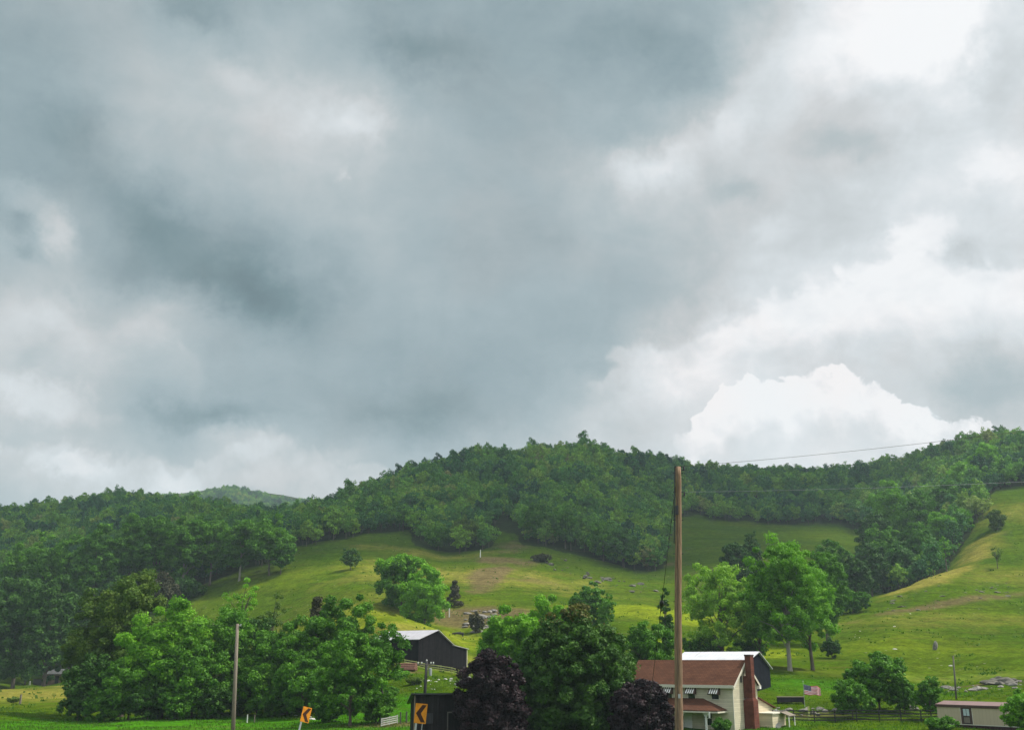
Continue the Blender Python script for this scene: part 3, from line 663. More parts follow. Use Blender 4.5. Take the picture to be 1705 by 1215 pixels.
for i, (px, Y, top, w, m) in enumerate([(92,352,884,62,'leaf_bluish'),(140,345,872,70,'leaf_bluish'),(195,352,862,64,'leaf_mid'),(240,348,858,66,'leaf_mid'),
        (288,346,866,60,'leaf_mid'),(335,350,862,66,'leaf_mid'),(385,344,864,72,'leaf_mid'),(435,340,860,78,'leaf_mid'),(48,350,890,60,'leaf_bluish'),(5,355,900,64,'leaf_mid'),(455,338,905,40,'leaf_mid'),(310,362,858,50,'leaf_bluish')]):
    lbs = ['bluish green tree in the hillside wood above the left meadow','broad bluish green tree in the hillside wood above the olive trees','tall green tree left of centre in the hillside wood','tall green tree at the middle of the hillside wood',
           'green tree with a pale trunk in the hillside wood','green tree right of the pale trunk in the hillside wood','tall tree with a leaning pale trunk near the end of the hillside wood','large round tree at the right end of the hillside wood',
           'bluish tree near the left edge in the hillside wood','tree at the left edge of the hillside wood','low tree under the large round tree ending the hillside wood','tree rising behind the middle of the hillside wood']
    tree('tree', px, Y, top-4, w*1.15, lbs[i], 'leaf_mid' if m == 'leaf_bluish' else m, 'egg' if i % 2 else 'round', .2, .8, .6, seed=60+i, bark='pale_bark' if i in (4, 6) else 'bark', group='tall trees of the hillside wood on the left')
# middle distance
tree('tree', 664, 262, 911, 92, 'mid green round tree left of the bright round tree above the barn', 'leaf_mid', 'round', .05, .95, .46, seed=80, tip=('leaf_bright', .72))
tree('tree', 704, 246, 937, 82, 'bright yellow green round tree above the grey roofed barn', 'leaf_bright', 'round', .03, 1.0, .44, seed=81)
tree('tree', 575, 326, 908, 38, 'small lone tree standing on the open hillside', 'leaf_dark', 'egg', .12, .5, .5, rc=1.0, ncl=34, seed=82)
tree('conifer_tree', 754, 282, 966, 27, 'slim dark evergreen right of the bright round tree', 'leaf_brown', 'cone', .03, .8, .45, rc=.7, ncl=46, seed=83)
tree('conifer_tree', 1113, 172, 976, 30, 'narrow dark ivy clad tree just behind the near brown utility pole', 'leaf_dark', 'column', .03, .9, .36, rc=.55, ncl=52, seed=84)
tree('tree', 985, 226, 968, 62, 'small round topped tree behind the big maple', 'leaf_mid', 'round', .2, .8, .45, seed=85)
tree('tree', 1012, 222, 995, 40, 'thin tree right behind the big maple', 'leaf_mid', 'vase', .2, .5, .4, rc=.9, ncl=22, seed=86)
tree('tree', 850, 140, 1000, 104, 'bright green tree behind the left purple tree', 'leaf_bright', 'round', .06, 1.0, .34, seed=87)
tree('tree', 915, 150, 990, 96, 'bright green tree peeping over the left shoulder of the big maple', 'leaf_bright', 'round', .1, 1.0, .36, seed=88)
tree('maple_tree', 958, 104, 1004, 192, 'big round dark green maple with rusty young leaves at the top', 'leaf_maple', 'round', -.26, 1.35, .30, rc=.85, ncl=460, seed=89, tip=('leaf_russet', .90), nl=14)
tree('purple_tree', 818, 98, 1078, 122, 'dark purple leaved tree left of the big maple, beside the board shed', 'leaf_purple', 'round', -.28, 1.25, .26, rc=.62, ncl=290, seed=90)
tree('purple_tree', 1068, 94, 1128, 108, 'dark purple leaved tree between the big maple and the near pole', 'leaf_purple', 'round', -.3, 1.25, .26, rc=.6, ncl=250, seed=91)
bush(1084, 146, 1030, 92, 'big rounded dark green bush behind the brown shingled roof', 'leaf_mid', 92, .32, dens=1.1)
bush(1197, 113, 1194, 34, 'small clipped green bush in front of the farmhouse porch', 'leaf_mid', 93, .14, dens=1.2)
# group behind the white roofed barn
tree('tree', 1206, 192, 924, 144, 'light yellowish green open tree behind the white roofed barn', 'leaf_lime', 'egg', .08, .5, .36, rc=1.25, ncl=120, seed=94, nl=26)
tree('tree', 1318, 182, 893, 156, 'tallest green tree behind the white roofed barn, with a grey trunk', 'leaf_bright', 'egg', .14, .62, .36, rc=1.35, ncl=150, seed=95, nl=22, bark='pale_bark')
tree('tree', 1356, 188, 935, 108, 'green tree with drooping right side boughs, right of the tallest one', 'leaf_bright', 'egg', .18, .6, .36, rc=1.2, ncl=90, seed=96, nl=12)
tree('tree', 1270, 196, 950, 86, 'green tree between the light open tree and the tallest one', 'leaf_bright', 'egg', .08, .55, .36, rc=1.2, ncl=60, seed=97, nl=14)
tree('tree', 1385, 232, 912, 76, 'mid green tree at the right end of the group behind the white roofed barn', 'leaf_mid', 'round', .12, .85, .45, seed=98)
bush(1172, 196, 1052, 70, 'low green bush behind the left end of the white roof', 'leaf_mid', 99, .34)
bush(1250, 200, 1062, 60, 'low green bush under the light open tree', 'leaf_mid', 100, .34)
tree('tree', 1237, 330, 895, 56, 'dark tree behind the light open tree, below the far meadow', 'leaf_dark', 'round', .05, .8, .55, seed=101)
tree('tree', 1268, 335, 882, 36, 'dark pointed tree below the far meadow', 'leaf_dark', 'column', .05, .8, .55, seed=102)
tree('tree', 1405, 330, 895, 64, 'green tree between the tree group and the ravine wood', 'leaf_mid', 'round', .05, .8, .55, seed=103)
tree('tree', 1440, 330, 925, 54, 'dark bushy tree at the lower end of the ravine wood', 'leaf_dark', 'round', .05, .8, .55, seed=104)
bush(1432, 280, 982, 60, 'low green bush in the mouth of the ravine', 'leaf_mid', 105, .45)
tree('tree', 1600, 342, 888, 20, 'small pale round tree on the crest of the right hillside', 'leaf_bright', 'round', .3, .7, .4, rc=.6, ncl=22, seed=106)
tree('tree', 1688, 330, 905, 24, 'faint leafless looking sapling on the right hillside', 'leaf_olive', 'vase', .2, .25, .3, rc=.8, ncl=14, seed=107, nl=14)
bush(1696, 392, 846, 36, 'low olive bush near the right edge of the upper hillside', 'leaf_olive', 108, .45)
bush(903, 372, 921, 32, 'dark twiggy bush at the top of the dirt track', 'leaf_brown', 109, .4)
for i, (px, Y, top, w, m, lb) in enumerate([
    (1468,352,903,58,'leaf_dark','dark tree at the foot of the ravine wood'),(1520,356,898,62,'leaf_bluish','bluish green round tree low in the ravine wood'),
    (1552,372,866,74,'leaf_mid','broad green tree in the middle of the ravine wood'),(1498,378,872,66,'leaf_mid','green tree left of the broad one in the ravine wood'),
    (1598,398,846,60,'leaf_bright','light green tree at the right margin of the ravine wood'),(1630,412,842,44,'leaf_bright','light green tree nearest the crest at the top of the ravine wood'),
    (1480,408,850,60,'leaf_dark','dark tree behind the lower left of the ravine wood'),(1562,425,818,78,'leaf_mid','large green tree in the upper ravine wood'),
    (1612,448,796,74,'leaf_mid','large round tree above the light green ones at the ravine margin'),(1508,438,800,72,'leaf_bright','light green tree standing out of the upper left ravine wood'),
    (1652,478,768,62,'leaf_bright','light green tree on the wood edge over the right hillside'),(1692,486,738,66,'leaf_bright','tall light green tree near the right edge at the wood edge'),
    (898,412,834,60,'leaf_mid','tall green tree at the front of the central wood right of the clearing'),(945,408,842,54,'leaf_mid','green tree just right of the tall one at the front of the central wood'),
    (772,398,862,60,'leaf_olive','olive tree at the front of the central wood left of the clearing'),(725,398,874,54,'leaf_mid','green tree at the lower left tip of the central wood'),
    (1045,396,880,70,'leaf_bluish','broad bluish tree at the lower right of the central wood'),(1010,400,862,56,'leaf_mid','green tree beside the broad bluish one in the central wood'),
    (1090,400,905,56,'leaf_bluish','low bluish tree at the right tip of the central wood behind the pole')]):
    tree('tree', px, Y, top, w, lb, m, 'egg' if i % 3 else 'round', .1, .7, .62, seed=180+i)
bush(792, 250, 1018, 24, 'greyish brown brush among the rocks at the foot of the dirt track', 'leaf_brown', 210, .35)
# right foreground
tree('tree', 1462, 136, 1078, 102, 'full green tree in front of the right pasture, behind the black board fence', 'leaf_mid', 'egg', .08, .9, .32, seed=110, nl=12)
tree('tree', 1416, 130, 1128, 68, 'shorter green tree joined to the left side of the full one by the fence', 'leaf_mid', 'egg', .08, .8, .30, seed=111)
tree('tree', 1503, 134, 1132, 62, 'loose green tree right of the full tree by the fence', 'leaf_mid', 'egg', .08, .7, .30, seed=112)
tree('tree', 1546, 128, 1124, 46, 'small round green tree at the left end of the mobile home', 'leaf_mid', 'round', .1, .9, .28, seed=113)
bush(1562, 117, 1192, 52, 'dense green bush before the left corner of the mobile home', 'leaf_mid', 114, .24, dens=1.1)
tree('tree', 1700, 104, 1146, 66, 'bright green leafy tree at the right edge in front of the mobile home', 'leaf_bright', 'round', .06, .8, .26, seed=115)
# shrubs in rough ground
for i, (px, Y, top, w, m, lb) in enumerate([
    (25,190,1158,22,'leaf_olive','olive scrubby bush in the left meadow by a pale post'),
    (1390,212,1062,30,'leaf_dark','low bush on the slope right of the tree group'),
    (660,172,1115,50,'leaf_bright','light green scrub bush below the dark barn'),
    (640,150,1140,46,'leaf_mid','green scrub bush right of the nearest tree'),
    (690,160,1126,30,'leaf_olive','olive scrub behind the board shed')
    ]):
    bush(px, Y, top, w, lb, m, 120+i, .28)

# ------------------------------------------------------------------ forest on the hills
def forest_variants():
    vs = []
    spec = [('round',13,9.5,.22,1.15),('egg',15,9,.25,1.1),('round',12,8.5,.2,1.0),('vase',14,9,.34,1.1),('egg',16,8,.24,1.0),('round',11,10,.18,1.2),('round',13,8.2,.2,1.0),('egg',12.5,7.6,.2,1.0)]
    for i, (shp, H, Wd, b, rc) in enumerate(spec):
        rng = np.random.default_rng(500+i); cen = crown_clumps(rng, H, Wd, b*H, shp, 64, rc*.8); rad = rc*.8*rng.uniform(.6, 1.5, 64)
        V, tint = leaves(rng, cen, rad, 36, .56, shell=(.4, 1.15))
        mb = MB(); limbs(rng, mb, H, b*H, cen, .17, 4, n=5)
        vs.append(quadmesh('forest_tree', V, tint, [M['leaf_forest'], M['bark']], None, mb))
    return vs
def forest():
    vs = forest_variants(); rng = np.random.default_rng(77)
    sp = 5.7; gx, gy = np.meshgrid(np.arange(-560, 560, sp), np.arange(330, 1000, sp))
    x = gx.ravel()+rng.uniform(-.45, .45, gx.size)*sp; y = gy.ravel()+rng.uniform(-.45, .45, gx.size)*sp
    d = np.hypot(x, y); zr = hz(x, y); px, py = proj(x, y, zr)
    keep = (y > forest_edge(px)+3+26*(fbm(x/16, y/16, 91, 3)-.5)) & (px > -130) & (px < 1840)
    ridge = np.interp(px, list(CTRL.keys()), [math.hypot(1, (k-W0/2)/1770)*CTRL[k][-1][1] for k in CTRL])
    keep &= d < ridge*1.10+14
    # small clearings: old pasture strips up the middle hill
    clear = ((px > 812) & (px < 868) & (py > 868) & (py < 930)) | ((px > 690) & (px < 760) & (py > 905))
    keep &= ~(clear & (rng.uniform(0, 1, len(px)) < .9))
    x, y, zr, d, px, py = [a[keep] for a in (x, y, zr, d, px, py)]
    # far blue hill
    fx = rng.uniform(-900, -120, 6500); fy = rng.uniform(1330, 1560, 6500); fz = hz(fx, fy, False); fpx, fpy = proj(fx, fy, fz)
    k = (fpx > 240) & (fpx < 560); fx, fy, fz = fx[k], fy[k], fz[k]
    n = len(x); zs = rng.uniform(.8, 1.12, n); sc = rng.uniform(.6, 1.12, n)*np.where(fbm(x/60, y/60, 5, 2) > .52, 1.05, .9); rz = rng.uniform(0, 6.28, n); vi = rng.integers(0, len(vs), n)
    # grove tendency: the same kinds grow together
    gk = (fbm(x/45+11, y/45, 31, 3)*10).astype(int) % len(vs); vi = np.where(rng.uniform(0, 1, n) < .5, gk, vi)
    # show the largest 300 in view as trees of their own: the front edge of each wood, not hidden behind nearer ones
    marg = y-forest_edge(px); score = np.where((px > -20) & (px < 1725), 1/d, 0)*np.where(marg < 26, 1.6, 1)*np.where(marg < 60, 1.2, 1)
    order = np.argsort(-score); ind = order[:300]; rest = order[300:]
    zone = lambda p: (('green tree in the wood on the far left ridge', 'trees of the far left wood') if p < 470 else
        ('green tree on the left flank of the wooded central hill', 'trees on the left flank of the central hill') if p < 690 else
        ('green tree on the front of the wooded central hill', 'trees on the front of the central hill') if p < 1120 else
        ('dark green tree at the edge of the wood above the far saddle meadow', 'trees above the saddle meadow') if p < 1455 else
        ('green tree of the ravine wood behind the right pasture crest', 'trees of the ravine wood') if p < 1652 else
        ('green tree at the wood edge on top of the right hillside', 'trees on top of the right hillside'))
    fcol = bpy.data.collections.new('forest_kinds'); seen = set()
    for q in ind:
        o = bpy.data.objects.new('forest_tree', vs[vi[q]]); o.location = (x[q], y[q], zr[q]-.2); o.rotation_euler = (0, 0, rz[q])
        o.scale = (sc[q], sc[q], sc[q]*zs[q]); link(o); lb, gp = zone(px[q]); tag(o, lb, 'tree', gp)
        if vi[q] not in seen: seen.add(vi[q]); fcol.objects.link(o)
    pts = np.concatenate([np.stack([x[rest], y[rest], zr[rest]-.2], 1), np.stack([fx, fy, fz-.5], 1)])
    m = len(fx); S = np.concatenate([sc[rest], rng.uniform(.6, .85, m)]); ZS = np.concatenate([S[:len(rest)]*zs[rest], S[len(rest):]*rng.uniform(.8, 1.1, m)]); Z = np.concatenate([rz[rest], rng.uniform(0, 6.28, m)]); I = np.concatenate([vi[rest], rng.integers(0, len(vs), m)]) % max(1, len(seen))
    me = bpy.data.meshes.new('hillside_forest'); me.from_pydata(pts.tolist(), [], [])
    for nm, a, ty in (('sc', S, 'FLOAT'), ('zs', ZS, 'FLOAT'), ('rz', Z, 'FLOAT'), ('vi', I, 'INT')):
        at = me.attributes.new(nm, ty, 'POINT'); at.data.foreach_set('value', a.astype(np.float32 if ty == 'FLOAT' else np.int32))
    o = link(bpy.data.objects.new('hillside_forest', me)); tag(o, 'dense broadleaf forest covering the hills and the far blue ridge', 'forest', None, 'stuff')
    ng = bpy.data.node_groups.new('forest_scatter', 'GeometryNodeTree'); N = ng.nodes
    ng.interface.new_socket('Geometry', in_out='INPUT', socket_type='NodeSocketGeometry'); ng.interface.new_socket('Geometry', in_out='OUTPUT', socket_type='NodeSocketGeometry')
    gi, go = N.new('NodeGroupInput'), N.new('NodeGroupOutput'); iop = N.new('GeometryNodeInstanceOnPoints'); ci = N.new('GeometryNodeCollectionInfo')
    ci.inputs['Collection'].default_value = fcol; ci.inputs['Separate Children'].default_value = True; ci.inputs['Reset Children'].default_value = True
    def na(nm, dt):
        a = N.new('GeometryNodeInputNamedAttribute'); a.data_type = dt; a.inputs['Name'].default_value = nm; return a.outputs['Attribute']
    cx = N.new('ShaderNodeCombineXYZ'); ng.links.new(na('rz', 'FLOAT'), cx.inputs[2])
    ng.links.new(gi.outputs[0], iop.inputs['Points']); ng.links.new(ci.outputs[0], iop.inputs['Instance']); iop.inputs['Pick Instance'].default_value = True
    ng.links.new(na('vi', 'INT'), iop.inputs['Instance Index']); ng.links.new(cx.outputs[0], iop.inputs['Rotation']); cs = N.new('ShaderNodeCombineXYZ'); sa = na('sc', 'FLOAT'); ng.links.new(sa, cs.inputs[0]); ng.links.new(sa, cs.inputs[1]); ng.links.new(na('zs', 'FLOAT'), cs.inputs[2]); ng.links.new(cs.outputs[0], iop.inputs['Scale'])
    ng.links.new(iop.outputs[0], go.inputs[0])
    md = o.modifiers.new('scatter', 'NODES'); md.node_group = ng
    print('forest trees', len(pts), 'individual', len(ind))
forest()

# ------------------------------------------------------------------ buildings
def gable_roof(mb, x0, x1, y0, yr, y1, ze0, zr, ze1, ov=.35, t=.16, ovx=.35):
    def ext(ya, za, yb, zb, o):   # extend the eave outwards along the slope
        k = o/abs(yb-ya); return ya-(yb-ya)*k, za-(zb-za)*k
    ya, za = ext(y0, ze0, yr, zr, ov); yb, zb = ext(y1, ze1, yr, zr, ov)
    mb.slab([(x0-ovx, ya, za+t), (x1+ovx, ya, za+t), (x1+ovx, yr, zr+t), (x0-ovx, yr, zr+t)], t)
    mb.slab([(x0-ovx, yr, zr+t+.003), (x1+ovx, yr, zr+t+.003), (x1+ovx, yb, zb+t), (x0-ovx, yb, zb+t)], t)

def farmhouse():
    c = P(1220, 1150, 118); gz = min(float(hz(c.x+dx, c.y+dy)[0]) for dx, dy in ((0,0),(-10,7),(4,5),(-6,12)))
    th = 36; o = empty('farmhouse', (c.x, c.y, 0), R(-th)); tag(o, 'two storey farmhouse with cream clapboard walls and a brown shingled roof', 'house')
    L, D = 13.2, 6.6; E = 5.55; RG = 8.0; B = gz-.8
    MB().prism_y([(0,B),(D,B),(D,E),(D/2,RG-.1),(0,E)], -L, 0).build('wall', M['clapboard'], o)
    MB().box(-.07,.025,-.03,.08,.4,E-.1).box(-.07,.025,D-.08,D+.03,.4,E-.1).build('corner_board', M['cream_trim'], o)
    r = MB(); gable_roof(r, -L, 0, 0, D/2, D, E-.05, RG, E-.05, .4, .14, .3); rf = r.build('roof', M['brown_shingle'], o)
    sl = (RG-E)/(D/2)
    t = MB(); t.box(-L-.3,.3,-.50,-.41,E-.42,E-.10)
    for s in (0, 1):
        ya, yb = (-.4, D/2) if s == 0 else (D+.4, D/2)
        za = E-.05-.4*sl; t.hexa([(.30,ya,za-.20),(.36,ya,za-.20),(.36,yb,RG-.20),(.30,yb,RG-.20),(.30,ya,za+.1),(.36,ya,za+.1),(.36,yb,RG+.1),(.30,yb,RG+.1)])
    t.box(-L-.3,.3,-.40,-.02,E-.40,E-.33); t.build('fascia', M['cream_trim'], rf)
    MB().box(.0,.36,D+.02,D+.5,E-.62,E-.25).build('gutter_end', M['white_paint'], rf)
    # chimney on the gable end
    ch = MB(); ch.box(.37,1.05,D/2-.45,D/2+.45,4.05,8.55)
    ch.hexa([(.0,D/2-.66,3.75),(1.2,D/2-.66,3.75),(1.2,D/2+.66,3.75),(.0,D/2+.66,3.75),(.37,D/2-.45,4.05),(1.05,D/2-.45,4.05),(1.05,D/2+.45,4.05),(.37,D/2+.45,4.05)])
    ch.box(.03,1.2,D/2-.66,D/2+.66,B,3.75); ch.box(.05,.37,D/2-.45,D/2+.45,4.05,6.4)
    cm = ch.build('chimney', M['brick'], o)
    MB().box(.33,1.09,D/2-.49,D/2+.49,8.55,8.72).build('cap', M['brown_trim'], cm)
    # attic vent, windows, awnings
    MB().box(.002,.05,D/2-1.15,D/2-.75,5.7,6.4).build('attic_vent', M['dark_metal'], o)
    def window(x, z0, z1, w=.85, aw=True):
        f = MB(); f.box(x-w/2-.1,x+w/2+.1,-.05,.02,z1,z1+.1).box(x-w/2-.1,x+w/2+.1,-.06,.02,z0-.1,z0).box(x-w/2-.1,x-w/2,-.05,.02,z0,z1).box(x+w/2,x+w/2+.1,-.05,.02,z0,z1).box(x-w/2,x+w/2,-.035,.02,(z0+z1)/2-.03,(z0+z1)/2+.03)
        wn = f.build('window', M['cream_trim'], o)
        MB().box(x-w/2,x+w/2,-.02,-.004,z0,z1).build('pane', M['dark_glass'], wn)
        if aw:
            a = MB(); w2 = w/2+.18; zt = z1+.16; zb = z1-.52; yo = -.75; n = 9
            for i in range(n):
                xa, xb = x-w2+2*w2*i/n, x-w2+2*w2*(i+1)/n; s = .02*(i % 2)
                a.slab([(xa,yo,zb+s),(xb,yo,zb+s),(xb,-.06,zt+s),(xa,-.06,zt+s)], .02, i % 2)
            for xs in (x-w2-.012, x+w2):
                a.hexa([(xs,yo,zb-.1),(xs+.012,yo,zb-.1),(xs+.012,-.06,zb-.1),(xs,-.06,zb-.1),(xs,yo,zb-.01),(xs+.012,yo,zb-.01),(xs+.012,-.06,zt-.01),(xs,-.06,zt-.01)])
            aw_ = a.build('awning', [M['brown_trim'], M['white_paint']], o)
    for x in (-2.1,-5.0,-7.9,-10.9): window(x, 3.95, 5.05)
    for x in (-3.1,-8.6): window(x, 1.2, 2.6, .9, False)
    MB().box(-6.1,-5.1,-.04,.01,.7,2.75).build('door', M['white_paint'], o)
    # porch
    po = MB(); po.box(-10.3,-1.2,-2.2,-.02,B,.62); fl = po.build('porch_floor', M['concrete'], o)
    pr = MB(); x0,x1,y0,ze,zt = -10.6,-.75,-2.55,2.85,4.0; ta,tb = -8.4,-3.6
    a,b_,c_,d_ = (x0,y0,ze),(x1,y0,ze),(tb,-.02,zt),(ta,-.02,zt); e_,f_ = (x1,-.02,ze),(x0,-.02,ze)
    pr.slab([a,b_,c_,d_], .10); pr.face([b_,e_,c_]); pr.face([f_,a,d_]); proof = pr.build('porch_roof', M['brown_shingle'], o)
    MB().box(x0,x1,y0-.03,y0+.05,ze-.26,ze-.105).box(x1-.05,x1+.03,y0+.05,-.02,ze-.26,ze-.105).box(x0-.03,x0+.05,y0+.05,-.02,ze-.26,ze-.105).box(x0+.05,x1-.05,y0+.05,-.02,ze-.16,ze-.13).build('fascia', M['cream_trim'], proof)
    for x in (-2.3,-5.2,-8.0,-10.2):
        p = MB(); p.box(x-.09,x+.09,-2.3,-2.12,.62,2.6); p.hexa([(x-.09,-2.3,2.15),(x+.09,-2.3,2.15),(x+.09,-2.12,2.15),(x-.09,-2.12,2.15),(x-.36,-2.3,2.6),(x+.36,-2.3,2.6),(x+.36,-2.12,2.6),(x-.36,-2.12,2.6)])
        p.build('porch_post', M['white_paint'], o)
    MB().box(-1.75,-1.6,-2.72,-2.6,2.1,2.72).build('downspout', M['white_paint'], proof)
    # rear lean-to and side room
    ad = MB(); ad.prism_y([(D+.01,B),(D+4.6,B),(D+4.6,2.75),(D+.01,3.95)], -7, -.12); an = ad.build('rear_addition', M['plain_siding'], o)
    MB().slab([(-7.2,D+.03,4.08),(.12,D+.03,4.08),(.12,D+5.0,2.78),(-7.2,D+5.0,2.78)], .12).build('roof', M['brown_shingle'], an)
    sr = MB(); sr.box(.0-.1,1.9,D-.6,D+3.3,B,2.25); s_ = sr.build('side_room', M['plain_siding'], o)
    MB().box(-.1,2.05,D-.75,D+3.4,2.25,2.37).build('roof', M['cream_trim'], s_)
    MB().slab([(2.06,D+1.4,2.45),(3.1,D+1.4,2.05),(3.1,D+3.4,2.05),(2.06,D+3.4,2.45)], .09).build('hood_roof', M['grey_wood'], s_)
    MB().box(2.95,3.04,D+1.5,D+1.6,B,1.98).box(2.95,3.04,D+3.2,D+3.3,B,1.98).build('post', M['white_paint'], s_)
    d = MB(); k = 14
    cc = Vector((2.6, D-.5, 1.0)); nrm = Vector((-.3,-.75,.55)).normalized(); u = nrm.cross(Vector((0,0,1))).normalized(); w = nrm.cross(u)
    for ring in range(4):
        r0, r1 = ring*.11, (ring+1)*.11
        for q in range(k):
            t0, t1 = 2*math.pi*q/k, 2*math.pi*(q+1)/k
            pt = lambda r, t: cc+u*math.cos(t)*r+w*math.sin(t)*r+nrm*(r*r*.5)
            d.face([pt(r0,t0), pt(r1,t0), pt(r1,t1), pt(r0,t1)])
    dish = d.build('dish', M['galv'], o); MB().tube([cc-nrm*.02, (2.6,D-.3,.7), (2.6,D-.3,B)], .035).tube([cc-w*.4, cc+nrm*.4], .015).build('mount', M['dark_metal'], dish)
farmhouse()

def barn_white():
    c = P(1243, 1130, 150); th = 36; gz = min(float(hz(c.x+a, c.y+b)[0]) for a, b in ((0,0),(5,6),(-9,7),(-5,13)))
    o = empty('barn', (c.x, c.y, 0), R(-th)); tag(o, 'dark navy barn with a white metal roof standing behind the farmhouse', 'barn')
    L, D = 11.4, 8.6; ef, rg, eb = 7.75, 9.25, 7.05; B = gz-.8; yr = D*.52
    MB().prism_y([(0,B),(D,B),(D,eb),(yr,rg-.05),(0,ef)], -L, 0).build('wall', M['navy_board'], o)
    r = MB(); gable_roof(r, -L, 0, 0, yr, D, ef, rg, eb, .4, .09, .3); r.build('roof', M['white_roof'], o)
    MB().box(-L-.2,.2,-.38,-.3,ef-.38,ef-.2).build('eave_board', M['brown_trim'], o)
barn_white()

def barn_grey():
    c = P(697, 1080, 188); th = 38; gz = min(float(hz(c.x+a, c.y+b)[0]) for a, b in ((0,0),(9,9),(-9,7),(5,5)))
    o = empty('barn', (c.x, c.y, 0), R(-th)); tag(o, 'black weathered board barn with a grey tin roof and a lean-to on its right', 'barn')
    L, D = 11.6, 9.0; ef, rg, eb = 11.75, 13.35, 10.95; B = gz-1.0; yr = D*.55
    MB().prism_y([(0,B),(D,B),(D,eb),(yr,rg-.05),(0,ef)], -L, 0).build('wall', M['barn_board'], o)
    r = MB(); gable_roof(r, -L, 0, 0, yr, D, ef, rg, eb, .35, .1, .3); r.build('roof', M['grey_roof'], o)
    lt = MB().prism_y([(D+.01,B),(D+4.3,B),(D+4.3,10.1),(D+.01,10.75)], -L, -.05).build('lean_to', M['barn_board'], o)
    MB().slab([(-L-.2,D+.05,10.9),(.2,D+.05,10.9),(.2,D+4.6,10.2),(-L-.2,D+4.6,10.2)], .1).build('roof', M['grey_roof'], lt)
    MB().box(-.05,.02,D+4.2,D+4.33,B,10.0).build('corner_board', M['cream_trim'], lt)
barn_grey()

def shed():
    c = P(690, 1180, 98); ph = 9; gz = float(hz(c.x+3, c.y)[0])
    o = empty('shed', (c.x, c.y, 0), R(ph)); tag(o, 'dark brown board shed with a nearly flat roof left of the purple tree', 'shed')
    L, D = 7.4, 5.5; T = zpy(1154, 98); B = gz-.8
    w = MB(); w.prism_y([(0,B),(D,B),(D,T-1.0),(0,T-.1)], 0, 3.1); w.prism_y([(0,B),(D,B),(D,T-1.0),(0,T-.1)], 4.9, L)
    w.box(3.102,4.898,.25,.3,B,T-1.75); w.prism_y([(0,T-1.75),(D,T-2.0),(D,T-1.0),(0,T-.1)], 3.102, 4.898); w.box(3.102,4.898,D-.15,D-.01,B,T-2.1)
    w.build('wall', M['shed_board'], o)
    MB().slab([(-.35,-.35,T+.05),(L+.3,-.35,T+.05),(L+.3,D+.3,T-.95),(-.35,D+.3,T-.95)], .13).build('roof', M['dark_metal'], o)
    MB().box(-.04,.06,-.03,.0,B,T-.15).build('corner_board', M['grey_wood'], o)
    MB().box(3.0,3.1,-.06,-.003,B,T-1.7).box(4.9,5.0,-.06,-.003,B,T-1.7).box(3.0,5.0,-.06,-.003,T-1.7,T-1.58).build('door_frame', M['old_wood'], o)
    MB().box(.8,1.7,-.02,-.004,T-2.6,T-1.7).build('shutter', M['dark_board'], o)
shed()

def trailer():
    c = P(1560, 1180, 122); th = 50; gz = min(float(hz(c.x+a, c.y+b)[0]) for a, b in ((0,0),(8,-9),(3,2)))
    o = empty('mobile_home', (c.x, c.y, 0), R(-th)); tag(o, 'beige mobile home with a mauve roof, dark skirting and one tall window', 'mobile home')
    L, D = 12.5, 4.0; z0, z1 = 1.25, 3.05; B = gz-.6
    MB().prism_y([(0,z0),(D,z0),(D,z1),(0,z1)], 0, L).build('wall', M['trailer_wall'], o)
    MB().box(.06,L-.06,.06,D-.06,B,z0-.002).build('skirting', M['trailer_skirt'], o)
    r = MB(); r.prism_y([(-.12,z1+.28),(D+.12,z1+.28),(D/2,z1+.62)], -.12, L+.12); rf = r.build('roof', M['mauve_roof'], o)
    MB().box(-.1,L+.1,-.1,D+.1,z1+.002,z1+.278).build('fascia', M['brown_trim'], rf)
    MB().box(-.02,L+.02,-.03,-.002,z0-.02,z0+.06).build('base_trim', M['cream_trim'], o)
    for xw in (3.4, 9.0):
        w = .8; f = MB(); f.box(xw-w/2-.22,xw-w/2,-.04,-.002,z0+.07,z1-.01).box(xw+w/2,xw+w/2+.22,-.04,-.002,z0+.07,z1-.01).box(xw-w/2,xw+w/2,-.04,-.002,z1-.09,z1-.01).box(xw-w/2,xw+w/2,-.04,-.002,z0+.07,z0+.14).box(xw-w/2,xw+w/2,-.045,-.002,z0+.86,z0+.93)
        fr = f.build('window', M['brown_trim'], o)
        MB().box(xw-w/2,xw+w/2,-.02,-.003,z0+.14,z1-.09).build('pane', M['dark_glass'], fr)
        MB().box(xw-w/2+.06,xw-.03,-.027,-.021,z0+.95,z1-.13).box(xw+.03,xw+w/2-.06,-.027,-.021,z0+.95,z1-.13).box(xw-w/2+.06,xw+w/2-.06,-.027,-.021,z0+.2,z0+.8,1).build('curtain', [M['curtain'], M['grey_wood']], fr)
        MB().box(xw-w/2-.3,xw-w/2-.23,-.03,-.002,z0+.06,z1).box(xw+w/2+.23,xw+w/2+.3,-.03,-.002,z0+.06,z1).build('trim', M['cream_trim'], fr)
trailer()

